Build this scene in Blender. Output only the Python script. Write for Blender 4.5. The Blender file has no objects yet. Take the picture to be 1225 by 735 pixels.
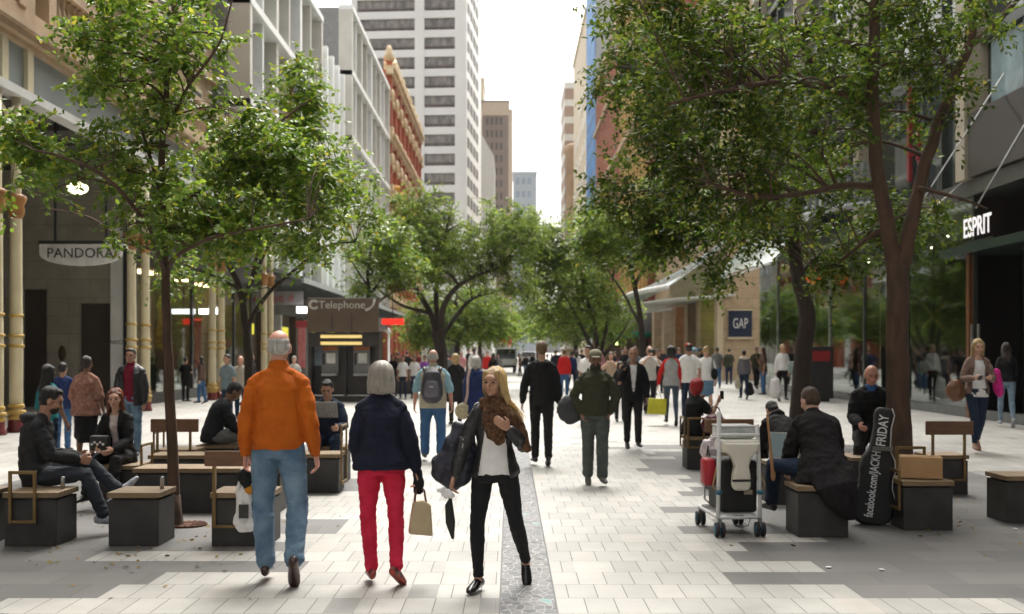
import bpy, math, random
from mathutils import Vector as V, Matrix, noise
R = math.radians; PI = math.pi
scene = bpy.context.scene
C = scene.collection
# ---------------------------------------------------------------- calibration of the photograph (f in px of the 1225 px wide picture)
F = 1350.0; HC = 1.67; VX = 610.0; HY = 421.0
def gp(px, py):                      # ground point seen at a pixel
    d = F*HC/(py-HY); return ((px-VX)*d/F, d)
def wx(px, d): return (px-VX)*d/F
def wz(py, d): return HC-(py-HY)*d/F
# ---------------------------------------------------------------- tags
def tag(o, label=None, cat=None, group=None, kind=None):
    if label: o['label'] = label
    if cat: o['category'] = cat
    if group: o['group'] = group
    if kind: o['kind'] = kind
    return o
def empty(name, loc=(0,0,0), rz=0, label=None, cat=None, group=None):
    o = bpy.data.objects.new(name, None); C.objects.link(o)
    o.location = loc; o.rotation_euler = (0,0,rz); o.empty_display_size = .1
    return tag(o, label, cat, group)
def copy_tree(o, parent=None):
    c = o.copy(); C.objects.link(c); c.parent = parent
    for ch in list(o.children): copy_tree(ch, c)
    return c
# ---------------------------------------------------------------- materials
TS=bpy.data.scenes.new('lettering_bench')
MC = {}
def nd(nt, t, **k):
    n = nt.nodes.new(t)
    for a, b in k.items(): setattr(n, a, b)
    return n
def M(name, c1, c2=None, scale=4, rough=.6, metal=0, bump=0, bscale=60, spec=.5, stretch=(1,1,1), emit=None, es=1, detail=4, coat=0):
    if name in MC: return MC[name]
    m = bpy.data.materials.new(name); m.use_nodes = True; nt = m.node_tree
    p = nt.nodes['Principled BSDF']; L = nt.links.new
    p.inputs['Roughness'].default_value = rough; p.inputs['Metallic'].default_value = metal
    p.inputs['Specular IOR Level'].default_value = spec; p.inputs['Coat Weight'].default_value = coat
    if c2 is None: c2 = tuple(x*.72 for x in c1)
    tc = nd(nt,'ShaderNodeTexCoord'); mp = nd(nt,'ShaderNodeMapping'); mp.inputs['Scale'].default_value = stretch
    L(tc.outputs['Object'], mp.inputs['Vector'])
    n = nd(nt,'ShaderNodeTexNoise'); n.inputs['Scale'].default_value = scale; n.inputs['Detail'].default_value = detail
    L(mp.outputs[0], n.inputs['Vector'])
    r = nd(nt,'ShaderNodeMapRange'); r.inputs[1].default_value=.32; r.inputs[2].default_value=.68; L(n.outputs['Fac'], r.inputs[0])
    x = nd(nt,'ShaderNodeMix', data_type='RGBA'); x.inputs[6].default_value=(*c1,1); x.inputs[7].default_value=(*c2,1)
    L(r.outputs[0], x.inputs[0]); L(x.outputs[2], p.inputs['Base Color'])
    if bump:
        b = nd(nt,'ShaderNodeBump'); b.inputs['Strength'].default_value = bump; b.inputs['Distance'].default_value=.02
        n2 = nd(nt,'ShaderNodeTexNoise'); n2.inputs['Scale'].default_value = bscale; n2.inputs['Detail'].default_value = 3
        L(mp.outputs[0], n2.inputs['Vector']); L(n2.outputs['Fac'], b.inputs['Height']); L(b.outputs[0], p.inputs['Normal'])
    if emit:
        p.inputs['Emission Color'].default_value=(*emit,1); p.inputs['Emission Strength'].default_value=es
    MC[name] = m; return m
def paneglass(name, tint, refl=.12, tr=.75, rough=.03):
    m = bpy.data.materials.new(name); m.use_nodes=True; nt=m.node_tree; L=nt.links.new
    for n in list(nt.nodes): nt.nodes.remove(n)
    o=nd(nt,'ShaderNodeOutputMaterial'); t=nd(nt,'ShaderNodeBsdfTransparent'); t.inputs[0].default_value=(*tint,1)
    g=nd(nt,'ShaderNodeBsdfGlossy'); g.inputs['Roughness'].default_value=rough; g.inputs[0].default_value=(.85,.92,.9,1)
    f=nd(nt,'ShaderNodeFresnel'); f.inputs[0].default_value=1.55
    a=nd(nt,'ShaderNodeMath',operation='ADD'); a.use_clamp=True; a.inputs[1].default_value=refl; L(f.outputs[0],a.inputs[0])
    s=nd(nt,'ShaderNodeMixShader'); L(a.outputs[0],s.inputs[0]); L(t.outputs[0],s.inputs[1]); L(g.outputs[0],s.inputs[2]); L(s.outputs[0],o.inputs[0])
    MC[name]=m; return m
def brickmat(name, c1, c2, mortar, bw, rh, ms=.006, rough=.7, axis='xz', bump=.25):
    m = bpy.data.materials.new(name); m.use_nodes=True; nt=m.node_tree; L=nt.links.new; p=nt.nodes['Principled BSDF']
    tc=nd(nt,'ShaderNodeTexCoord'); sp=nd(nt,'ShaderNodeSeparateXYZ'); cb=nd(nt,'ShaderNodeCombineXYZ'); L(tc.outputs['Object'],sp.inputs[0])
    ax=nd(nt,'ShaderNodeMath',operation='ADD'); L(sp.outputs[0],ax.inputs[0]); L(sp.outputs[1],ax.inputs[1])
    L(ax.outputs[0],cb.inputs[0]); L(sp.outputs[2],cb.inputs[1])
    b=nd(nt,'ShaderNodeTexBrick'); b.inputs['Scale'].default_value=1; b.inputs['Color1'].default_value=(*c1,1); b.inputs['Color2'].default_value=(*c2,1)
    b.inputs['Mortar'].default_value=(*mortar,1); b.inputs['Brick Width'].default_value=bw; b.inputs['Row Height'].default_value=rh; b.inputs['Mortar Size'].default_value=ms
    L(cb.outputs[0],b.inputs['Vector'])
    n=nd(nt,'ShaderNodeTexNoise'); n.inputs['Scale'].default_value=2.5; n.inputs['Detail'].default_value=6; L(tc.outputs['Object'],n.inputs['Vector'])
    r=nd(nt,'ShaderNodeMapRange'); r.inputs[3].default_value=.7; r.inputs[4].default_value=1.25; L(n.outputs[0],r.inputs[0])
    x=nd(nt,'ShaderNodeMix',data_type='RGBA',blend_type='MULTIPLY'); x.inputs[0].default_value=1; L(b.outputs[0],x.inputs[6]); L(r.outputs[0],x.inputs[7])
    L(x.outputs[2],p.inputs['Base Color']); p.inputs['Roughness'].default_value=rough
    bp=nd(nt,'ShaderNodeBump'); bp.inputs['Strength'].default_value=bump; bp.inputs['Distance'].default_value=.01; bp.invert=True; L(b.outputs['Fac'],bp.inputs['Height']); L(bp.outputs[0],p.inputs['Normal'])
    MC[name]=m; return m
# ---------------------------------------------------------------- mesh builder
def perp(d):
    a = V((0,0,1)) if abs(d.z) < .9 else V((0,1,0))
    return d.cross(a).normalized()
class G:
    def __init__(s): s.v=[]; s.f=[]
    def box(s,x0,x1,y0,y1,z0,z1,m=None):
        x0,x1=sorted((x0,x1)); y0,y1=sorted((y0,y1)); z0,z1=sorted((z0,z1))
        b=len(s.v); P=[V((x,y,z)) for z in (z0,z1) for y in (y0,y1) for x in (x0,x1)]
        if m is not None: P=[m@p for p in P]
        s.v+=P
        for q in ((0,2,3,1),(4,5,7,6),(0,1,5,4),(2,6,7,3),(0,4,6,2),(1,3,7,5)): s.f.append(tuple(b+i for i in q))
        return s
    def bar(s,a,b,w,h=None,up=(0,0,1)):
        a=V(a); b=V(b); h=h or w; d=(b-a); L=d.length; d.normalize(); u=V(up)
        if abs(d.dot(u))>.99: u=V((0,1,0))
        r=d.cross(u).normalized(); u=r.cross(d)
        m=Matrix(((r.x,d.x,u.x,a.x),(r.y,d.y,u.y,a.y),(r.z,d.z,u.z,a.z),(0,0,0,1)))
        return s.box(-w/2,w/2,0,L,-h/2,h/2,m)
    def tube(s,pts,rad,n=8,ref=None,cap=True,flat=False):
        pts=[V(p) for p in pts]; k=len(pts)
        rad=[(r,r) if not isinstance(r,(tuple,list)) else r for r in rad]
        T=[]
        for i in range(k):
            d=(pts[min(i+1,k-1)]-pts[max(i-1,0)])
            T.append(d.normalized() if d.length>1e-9 else V((0,0,1)))
        if ref is None: r=perp(T[0])
        else:
            r=V(ref); r=(r-T[0]*r.dot(T[0])).normalized()
        rings=[]
        def ring(c,a,b,r,u):
            i0=len(s.v)
            for j in range(n):
                t=2*PI*j/n; s.v.append(c+r*(a*math.cos(t))+u*(b*math.sin(t)))
            rings.append(i0)
        for i in range(k):
            r=(r-T[i]*r.dot(T[i])); r=r.normalized() if r.length>1e-6 else perp(T[i])
            u=T[i].cross(r); a,b=rad[i]
            if i==0 and cap and not flat: ring(pts[0]-T[0]*min(a,b)*.6,a*.62,b*.62,r,u)
            ring(pts[i],a,b,r,u)
            if i==k-1 and cap and not flat: ring(pts[i]+T[i]*min(a,b)*.6,a*.62,b*.62,r,u)
        for q in range(len(rings)-1):
            a,b=rings[q],rings[q+1]
            for j in range(n):
                j2=(j+1)%n; s.f.append((a+j,a+j2,b+j2,b+j))
        if cap:
            s.f.append(tuple(rings[0]+j for j in reversed(range(n)))); s.f.append(tuple(rings[-1]+j for j in range(n)))
        return s
    def ell(s,c,r,ax=None,n=14,m=9):
        c=V(c); ax=ax or (V((1,0,0)),V((0,1,0)),V((0,0,1))); b=len(s.v)
        s.v.append(c-ax[2]*r[2])
        for i in range(1,m):
            ph=-PI/2+PI*i/m
            for j in range(n):
                t=2*PI*j/n; s.v.append(c+ax[0]*(r[0]*math.cos(ph)*math.cos(t))+ax[1]*(r[1]*math.cos(ph)*math.sin(t))+ax[2]*(r[2]*math.sin(ph)))
        s.v.append(c+ax[2]*r[2]); e=len(s.v)-1
        for j in range(n): s.f.append((b,b+1+(j+1)%n,b+1+j))
        for i in range(m-2):
            for j in range(n):
                a=b+1+i*n; j2=(j+1)%n; s.f.append((a+j,a+j2,a+n+j2,a+n+j))
        a=b+1+(m-2)*n
        for j in range(n): s.f.append((a+j,a+(j+1)%n,e))
        return s
    def lathe(s,prof,c=(0,0,0),n=16):
        c=V(c); b=len(s.v)
        for r,z in prof:
            for j in range(n): t=2*PI*j/n; s.v.append(c+V((r*math.cos(t),r*math.sin(t),z)))
        for i in range(len(prof)-1):
            for j in range(n):
                j2=(j+1)%n; a=b+i*n; s.f.append((a+j,a+j2,a+n+j2,a+n+j))
        s.f.append(tuple(b+j for j in reversed(range(n)))); a=b+(len(prof)-1)*n; s.f.append(tuple(a+j for j in range(n)))
        return s
    def prism(s,poly,o,u,w,d):       # poly 2d in plane (u,w) at o, extruded along d
        o=V(o);u=V(u);w=V(w);d=V(d);b=len(s.v);n=len(poly)
        for k in (0,1):
            for x,y in poly: s.v.append(o+u*x+w*y+d*k)
        A=sum(poly[i][0]*poly[(i+1)%n][1]-poly[(i+1)%n][0]*poly[i][1] for i in range(n))
        flip = (A>0)==(u.cross(w).dot(d)>0)
        f0=tuple(b+i for i in range(n)); f1=tuple(b+n+i for i in range(n))
        if flip: s.f.append(f0[::-1]); s.f.append(f1); 
        else: s.f.append(f0); s.f.append(f1[::-1])
        for i in range(n):
            j=(i+1)%n; q=(b+i,b+j,b+n+j,b+n+i); s.f.append(q if flip else q[::-1])
        return s
    def sheet(s,fn,nu,nv):
        b=len(s.v)
        for i in range(nu+1):
            for j in range(nv+1): s.v.append(V(fn(i/nu,j/nv)))
        for i in range(nu):
            for j in range(nv):
                a=b+i*(nv+1)+j; s.f.append((a,a+1,a+nv+2,a+nv+1))
        return s
    def me(s,name):
        m=bpy.data.meshes.new(name); m.from_pydata(s.v,[],s.f); m.update(); return m
    def build(s,name,mat,parent=None,smooth=False,bevel=0,solid=0,sub=0,loc=None):
        m=s.me(name); m.materials.append(mat)
        if smooth: m.polygons.foreach_set('use_smooth',[True]*len(m.polygons))
        o=bpy.data.objects.new(name,m); C.objects.link(o); o.parent=parent
        if loc: o.location=loc
        if solid:
            k=o.modifiers.new('s','SOLIDIFY'); k.thickness=solid; k.offset=0
        if bevel:
            k=o.modifiers.new('b','BEVEL'); k.width=bevel; k.segments=2; k.limit_method='ANGLE'
        if sub:
            k=o.modifiers.new('u','SUBSURF'); k.levels=sub; k.render_levels=sub
        return o
def text(s, size, mat, parent, loc, rot, name='lettering', ext=.01, sx=1, align='CENTER', bold=0):
    cu=bpy.data.curves.new('t','FONT'); cu.body=s; cu.size=size; cu.extrude=ext; cu.align_x=align; cu.align_y='CENTER'; cu.offset=bold; cu.resolution_u=3
    t=bpy.data.objects.new('t',cu); TS.collection.objects.link(t); TS.view_layers[0].update()
    me=bpy.data.meshes.new_from_object(t.evaluated_get(TS.view_layers[0].depsgraph))
    bpy.data.objects.remove(t); me.materials.clear(); me.materials.append(mat)
    o=bpy.data.objects.new(name,me); C.objects.link(o); o.parent=parent; o.location=loc; o.rotation_euler=rot; o.scale=(sx,1,1)
    return o
# ---------------------------------------------------------------- camera, world, sun
cam=bpy.data.cameras.new('camera'); co=bpy.data.objects.new('camera',cam); C.objects.link(co); scene.camera=co
co.location=(0,0,HC); co.rotation_euler=(PI/2,0,0)
cam.sensor_width=36; cam.lens=36*F/1225; cam.clip_end=2000; cam.clip_start=.05
cam.shift_x=(612.5-VX)/1225; cam.shift_y=-(367.5-HY)/1225
cam.dof.use_dof=True; cam.dof.focus_distance=8.6; cam.dof.aperture_fstop=2.5
w=bpy.data.worlds.new('World'); scene.world=w; w.use_nodes=True; nt=w.node_tree; bg=nt.nodes['Background']
sk=nd(nt,'ShaderNodeTexSky',sky_type='NISHITA'); sk.sun_disc=False; sk.sun_elevation=R(58); sk.sun_rotation=R(12); sk.air_density=1; sk.dust_density=6; sk.ozone_density=1
hs=nd(nt,'ShaderNodeHueSaturation'); hs.inputs['Saturation'].default_value=.06
wm=nd(nt,'ShaderNodeMix',data_type='RGBA',blend_type='MULTIPLY'); wm.inputs[0].default_value=1; wm.inputs[7].default_value=(1,.985,.945,1)
nt.links.new(sk.outputs[0],hs.inputs['Color']); nt.links.new(hs.outputs[0],wm.inputs[6]); nt.links.new(wm.outputs[2],bg.inputs[0]); bg.inputs[1].default_value=.15
sl=bpy.data.lights.new('sun','SUN'); sl.energy=1.1; sl.angle=R(36); sl.color=(1,.95,.88)
so=bpy.data.objects.new('sun',sl); C.objects.link(so); so.rotation_euler=(R(32),0,R(180-12)); so.location=(0,0,60)
scene.view_settings.view_transform='Standard'; scene.view_settings.look='None'; scene.view_settings.gamma=1; scene.view_settings.exposure=1.4
scene.cycles.max_bounces=8; scene.cycles.transparent_max_bounces=12; scene.cycles.caustics_reflective=False; scene.cycles.caustics_refractive=False
scene.cycles.use_denoising=True; scene.cycles.sample_clamp_indirect=8
# ---------------------------------------------------------------- pavement
def pave_mat():
    m=bpy.data.materials.new('granite_paving'); m.use_nodes=True; nt=m.node_tree; L=nt.links.new; p=nt.nodes['Principled BSDF']
    tc=nd(nt,'ShaderNodeTexCoord'); sp=nd(nt,'ShaderNodeSeparateXYZ'); L(tc.outputs['Object'],sp.inputs[0])
    def brick(w,c1,c2,mo,ms,off=.5):
        b=nd(nt,'ShaderNodeTexBrick'); b.offset=off; b.inputs['Scale'].default_value=1; b.inputs['Color1'].default_value=(*c1,1); b.inputs['Color2'].default_value=(*c2,1)
        b.inputs['Mortar'].default_value=(*mo,1); b.inputs['Brick Width'].default_value=w; b.inputs['Row Height'].default_value=.45; b.inputs['Mortar Size'].default_value=ms; b.inputs['Mortar Smooth'].default_value=.3
        L(tc.outputs['Object'],b.inputs['Vector']); return b
    bl=brick(.2,(.42,.405,.372),(.35,.337,.31),(.13,.12,.105),.0042)
    bd=brick(.6,(.10,.096,.092),(.145,.138,.13),(.07,.065,.06),.004)
    def mth(op,a,b=None,c=None):
        n=nd(nt,'ShaderNodeMath',operation=op)
        for i,q in enumerate((a,b,c)):
            if q is None: continue
            if isinstance(q,(int,float)): n.inputs[i].default_value=q
            else: L(q,n.inputs[i])
        return n.outputs[0]
    row=mth('FLOOR',mth('DIVIDE',sp.outputs[1],.45))
    side=mth('SIGN',sp.outputs[0])
    wn=nd(nt,'ShaderNodeTexWhiteNoise',noise_dimensions='2D'); cb=nd(nt,'ShaderNodeCombineXYZ'); L(row,cb.inputs[0]); L(side,cb.inputs[1]); L(cb.outputs[0],wn.inputs['Vector'])
    lim=mth('ADD',1.6,mth('MULTIPLY',mth('POWER',wn.outputs['Value'],1.6),2.0))
    lim=mth('MULTIPLY',mth('ROUND',mth('DIVIDE',lim,.2)),.2)
    dark=mth('GREATER_THAN',mth('ABSOLUTE',sp.outputs[0]),lim)
    dark=mth('MULTIPLY',dark,mth('LESS_THAN',mth('ABSOLUTE',sp.outputs[0]),6.4))
    dark=mth('MULTIPLY',dark,mth('LESS_THAN',sp.outputs[1],20.25))
    # single odd dark setts inside the light field
    cx=mth('FLOOR',mth('DIVIDE',mth('ADD',sp.outputs[0],mth('MULTIPLY',mth('MODULO',row,2),.1)),.2))
    cb2=nd(nt,'ShaderNodeCombineXYZ'); L(cx,cb2.inputs[0]); L(row,cb2.inputs[1]); w2=nd(nt,'ShaderNodeTexWhiteNoise',noise_dimensions='2D'); L(cb2.outputs[0],w2.inputs['Vector'])
    x0=nd(nt,'ShaderNodeMix',data_type='RGBA'); L(mth('GREATER_THAN',w2.outputs['Value'],.985),x0.inputs[0]); L(bl.outputs[0],x0.inputs[6]); x0.inputs[7].default_value=(.25,.24,.225,1)
    xw=nd(nt,'ShaderNodeMix',data_type='RGBA'); L(mth('LESS_THAN',w2.outputs['Value'],.05),xw.inputs[0]); L(x0.outputs[2],xw.inputs[6]); xw.inputs[7].default_value=(.43,.40,.36,1)
    x1=nd(nt,'ShaderNodeMix',data_type='RGBA'); L(dark,x1.inputs[0]); L(xw.outputs[2],x1.inputs[6]); L(bd.outputs[0],x1.inputs[7])
    n=nd(nt,'ShaderNodeTexNoise'); n.inputs['Scale'].default_value=.9; n.inputs['Detail'].default_value=8; n.inputs['Roughness'].default_value=.65; L(tc.outputs['Object'],n.inputs['Vector'])
    r=nd(nt,'ShaderNodeMapRange'); r.inputs[1].default_value=.3; r.inputs[2].default_value=.7; r.inputs[3].default_value=.70; r.inputs[4].default_value=1.12; L(n.outputs[0],r.inputs[0])
    n3=nd(nt,'ShaderNodeTexNoise'); n3.inputs['Scale'].default_value=130; n3.inputs['Detail'].default_value=2; L(tc.outputs['Object'],n3.inputs['Vector'])
    r3=nd(nt,'ShaderNodeMapRange'); r3.inputs[1].default_value=.3; r3.inputs[2].default_value=.7; r3.inputs[3].default_value=.86; r3.inputs[4].default_value=1.12; L(n3.outputs[0],r3.inputs[0])
    x2=nd(nt,'ShaderNodeMix',data_type='RGBA',blend_type='MULTIPLY'); x2.inputs[0].default_value=1; L(x1.outputs[2],x2.inputs[6]); L(r.outputs[0],x2.inputs[7])
    x3=nd(nt,'ShaderNodeMix',data_type='RGBA',blend_type='MULTIPLY'); x3.inputs[0].default_value=1; L(x2.outputs[2],x3.inputs[6]); L(r3.outputs[0],x3.inputs[7])
    # worn chewing gum spots
    vo=nd(nt,'ShaderNodeTexVoronoi'); vo.inputs['Scale'].default_value=1.7; L(tc.outputs['Object'],vo.inputs['Vector'])
    x4=nd(nt,'ShaderNodeMix',data_type='RGBA'); L(mth('MULTIPLY',mth('LESS_THAN',vo.outputs['Distance'],.028),.65),x4.inputs[0]); L(x3.outputs[2],x4.inputs[6]); x4.inputs[7].default_value=(.12,.11,.1,1)
    L(x4.outputs[2],p.inputs['Base Color'])
    rr=nd(nt,'ShaderNodeMapRange'); rr.inputs[3].default_value=.42; rr.inputs[4].default_value=.72; L(n.outputs[0],rr.inputs[0]); L(rr.outputs[0],p.inputs['Roughness'])
    bp=nd(nt,'ShaderNodeBump'); bp.invert=True; bp.inputs['Strength'].default_value=.35; bp.inputs['Distance'].default_value=.006
    L(bl.outputs['Fac'],bp.inputs['Height'])
    bp2=nd(nt,'ShaderNodeBump'); bp2.inputs['Strength'].default_value=.12; bp2.inputs['Distance'].default_value=.004; L(n3.outputs[0],bp2.inputs['Height']); L(bp.outputs[0],bp2.inputs['Normal']); L(bp2.outputs[0],p.inputs['Normal'])
    return m
g=G(); g.v=[V((-700,-60,0)),V((700,-60,0)),V((700,1400,0)),V((-700,1400,0))]; g.f=[(0,1,2,3)]
tag(g.build('pavement',pave_mat()),kind='structure')
def strip_mat():
    m=bpy.data.materials.new('inlaid_strip'); m.use_nodes=True; nt=m.node_tree; L=nt.links.new; p=nt.nodes['Principled BSDF']
    tc=nd(nt,'ShaderNodeTexCoord'); mp=nd(nt,'ShaderNodeMapping'); mp.inputs['Rotation'].default_value=(0,0,R(45)); mp.inputs['Scale'].default_value=(1,.62,1); L(tc.outputs['Object'],mp.inputs[0])
    v=nd(nt,'ShaderNodeTexVoronoi',feature='DISTANCE_TO_EDGE',distance='EUCLIDEAN') if False else nd(nt,'ShaderNodeTexVoronoi',feature='DISTANCE_TO_EDGE')
    v.inputs['Scale'].default_value=15; L(mp.outputs[0],v.inputs['Vector'])
    lt=nd(nt,'ShaderNodeMath',operation='LESS_THAN'); lt.inputs[1].default_value=.03; L(v.outputs['Distance'],lt.inputs[0])
    v2=nd(nt,'ShaderNodeTexVoronoi'); v2.inputs['Scale'].default_value=15; L(mp.outputs[0],v2.inputs['Vector'])
    cr=nd(nt,'ShaderNodeValToRGB'); L(v2.outputs['Color'],cr.inputs[0]); cr.color_ramp.interpolation='CONSTANT'
    e=cr.color_ramp.elements; e[0].color=(.085,.085,.09,1); e[1].position=.3; e[1].color=(.115,.115,.12,1)
    for pos,c in ((.62,(.15,.147,.143)),(.86,(.14,.26,.24)),(.89,(.11,.11,.115)),(.96,(.36,.2,.18)),(.98,(.11,.11,.115))):
        q=e.new(pos); q.color=(*c,1)
    x=nd(nt,'ShaderNodeMix',data_type='RGBA'); L(lt.outputs[0],x.inputs[0]); L(cr.outputs[0],x.inputs[6]); x.inputs[7].default_value=(.33,.32,.31,1)
    L(x.outputs[2],p.inputs['Base Color']); p.inputs['Roughness'].default_value=.6
    return m
g=G(); g.v=[V((-.06,3,.004)),V((.30,3,.004)),V((.30,24,.004)),V((-.06,24,.004))]; g.f=[(0,1,2,3)]
tag(g.build('inlaid_paving_strip',strip_mat()),kind='structure')
# steel edging of the strip
g=G()
for x in (-.066,.306): g.box(x-.005,x+.005,3,24,.001,.0065)
tag(g.build('strip_edging',M('edging',(.09,.09,.09),rough=.4,metal=.5)),kind='structure')
# ================================================================ LEFT: arcade building with cream iron columns
cream=M('cream_paint',(.70,.62,.42),(.62,.54,.36),scale=3,rough=.4)
gold=M('gilt_paint',(.55,.36,.08),(.48,.30,.06),rough=.35)
oxred=M('oxblood_paint',(.16,.02,.02),rough=.4)
sand=M('sandstone',(.50,.37,.24),(.38,.27,.17),scale=1.6,rough=.85,bump=.4,bscale=30)
greygreen=M('grey_green_paint',(.27,.30,.29),(.22,.25,.245),scale=1.5,rough=.5)
whitep=M('white_paint',(.72,.72,.70),(.6,.6,.58),scale=2,rough=.5)
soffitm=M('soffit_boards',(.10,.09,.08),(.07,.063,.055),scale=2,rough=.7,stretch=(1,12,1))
limest=brickmat('limestone_panels',(.34,.31,.25),(.29,.265,.21),(.16,.145,.12),1.3,.55,.006)
darkbr=M('dark_brown_panel',(.055,.038,.027),(.04,.028,.02),scale=3,rough=.4)
black=M('black_metal',(.02,.02,.02),rough=.4)
winglass=M('window_glass',(.045,.06,.07),(.03,.04,.05),scale=.8,rough=.06,spec=.9)
shopglass=paneglass('shop_glass',(.80,.84,.82),refl=.06)
greenglass=paneglass('green_shop_glass',(.50,.60,.56),refl=.11)
XL=-10.26
arc=empty('arcade_building',(-13,35,0),0,'Victorian arcade building with sandstone balustrade and cream iron columns along the left pavement','building')
O=lambda x,y,z=0:(x+13,y-35,z)      # world -> local
def A(): return G()
def lb(g,x0,x1,y0,y1,z0,z1,o=(-13,35)): return g.box(x0-o[0],x1-o[0],y0-o[1],y1-o[1],z0,z1)
def column(x,y):
    g=G().lathe([(.19,0),(.19,.08),(.165,.11),(.165,.25),(.15,.27)],O(x,y),14)
    c=g.build('column_base',oxred,arc,True)
    g=G().lathe([(.135,.26),(.135,1.8),(.125,2.4),(.115,4.55),(.10,4.95),(.10,6.95)],O(x,y),14)
    c=g.build('column_shaft',cream,arc,True)
    g=G()
    for z,r,h in ((.31,.17,.08),(.42,.19,.07),(.54,.165,.07),(1.79,.165,.05),(2.0,.165,.05),(2.42,.155,.05)):
        G().lathe([(.12,z-h*.7),(r,z-h/2),(r,z+h/2),(.12,z+h*.7)],O(x,y),14).build('ring',gold,c,True)
    g=G().lathe([(.11,4.42),(.15,4.5),(.17,4.62),(.15,4.70),(.20,4.82),(.21,4.9),(.10,4.95)],O(x,y),14)
    g.build('capital',M('copper_paint',(.42,.20,.06),rough=.45),c,True)
    g=G()   # curved leaf brackets under the beam
    for s in (-1,1):
        g.tube([V(O(x,y+s*.1,5.6)),V(O(x,y+s*.25,6.2)),V(O(x,y+s*.55,6.6)),V(O(x,y+s*.95,6.85))],[.035,.04,.04,.03],6)
    g.build('bracket',cream,c,True)
for y in (14.0,14.9,22.55,23.45,30.6,31.75,38.9,40.1,47.1,48.4): column(XL,y)
Y0,Y1=6.,50.
lb(A(),XL-.18,XL+.18,Y0,Y1,6.95,7.13).build('beam',whitep,arc)
g=A()
lb(g,XL-.12,XL+.06,Y0,Y1,7.13,8.02)
g.build('fascia_panel',greygreen,arc)
for y in (14.4,15.2,22.6,23.8,30.7,31.7,39,40,47.2,48.3): lb(A(),XL-.1,XL+.16,y-.14,y+.14,7.132,8.02).build('fascia_pilaster',cream,arc)
g=A(); lb(g,XL-.12,XL+.2,Y0,Y1,8.02,8.12); lb(g,XL-.12,XL+.34,Y0,Y1,8.12,8.26); lb(g,XL-.12,XL+.46,Y0,Y1,8.26,8.38)
g.build('cornice',sand,arc)
lb(A(),XL-.1,XL+.14,Y0,Y1,8.38,8.85).build('balustrade_plinth',sand,arc)
lb(A(),XL-.12,XL+.2,Y0,Y1,9.75,9.92).build('balustrade_rail',sand,arc)
proto=None; n=0
for k in range(5):
    ya=16.2+k*8.1
    for y in (ya-.9,ya+.6,): lb(A(),XL-.13,XL+.18,y-.2,y+.2,8.85,10.2).build('balustrade_pier',sand,arc)
y=15.9
while y<49 and n<92:
    yy=(y-15.3)%8.1
    if yy>1.75:
        if proto is None:
            proto=G().lathe([(.09,0),(.09,.06),(.05,.1),(.10,.3),(.105,.38),(.05,.68),(.045,.74),(.09,.82),(.09,.9)],(0,0,0),8).build('baluster',sand,arc,True,loc=O(XL+.02,y,8.85)); 
        else:
            b=proto.copy(); C.objects.link(b); b.location=O(XL+.02,y,8.85)
        n+=1
    y+=.31
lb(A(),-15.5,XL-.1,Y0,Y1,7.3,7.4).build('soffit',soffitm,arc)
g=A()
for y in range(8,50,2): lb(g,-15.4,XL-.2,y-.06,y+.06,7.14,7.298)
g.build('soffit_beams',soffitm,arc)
# upper storeys set back behind the balustrade
g=A(); lb(g,-16.5,-13.2,Y0,Y1,7.4,21.); g.build('upper_wall',sand,arc)
for k in range(9):
    y=9+k*4.6
    for z in (9.2,14.6):
        w=lb(A(),-13.3,-13.14,y,y+2.4,z,z+3.6).build('window_surround',cream,arc)
        lb(A(),-13.16,-13.11,y+.2,y+2.2,z+.2,z+3.4).build('window_pane',winglass,w)
g=A(); lb(g,-13.4,-12.6,Y0,Y1,21,21.5); lb(g,-13.4,-12.9,Y0,Y1,13.4,13.8); g.build('upper_cornice',sand,arc)
# stone shop front, recessed, with dark doorways
wall=A(); lb(wall,-18,-11.45,34,34.5,3.55,7.3); lb(wall,-13.95,-13.0,34,34.5,0,3.55); lb(wall,-18,-14.7,34,34.5,0,3.55); 
wall.build('stone_wall',limest,arc)
g=A(); lb(g,-13.0,-12.02,34.02,34.48,3.13,3.549); g.build('stone_lintel',limest,arc)
g=A(); lb(g,-14.69,-13.96,34.2,34.3,0,3.54); lb(g,-12.99,-12.03,34.2,34.3,0,3.12); g.build('doorway_panel',darkbr,arc)
lb(A(),-12.0,-11.62,33.9,34.5,0,5.4).build('white_pilaster',whitep,arc)
lb(A(),-11.6,-11.44,33.85,34.5,0,5.4).build('black_corner_post',black,arc)
g=G(); 
for t in range(20): pass
m4=Matrix.Translation(O(-13.48,33.97,2.0))
e=G().ell(O(-13.48,33.98,1.62),(.12,.03,.24)); e.build('oval_plaque',M('bronze',(.10,.07,.035),rough=.4,metal=.6),arc,True)
text('PANDORA',.16,black,arc,O(-11.8,33.88,1.95),(PI/2,0,0),'small_lettering',.003)
# long side wall of the walkway left of the stone front
g=A(); lb(g,-15.6,-15.4,Y0,34,0,7.3); g.build('walkway_wall',limest,arc)
for y in (9,15,21,27): 
    w=lb(A(),-15.42,-15.34,y,y+4.6,.4,3.6).build('shop_window_frame',black,arc)
    lb(A(),-15.36,-15.32,y+.12,y+4.48,.52,3.48).build('window_pane',winglass,w)
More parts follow.
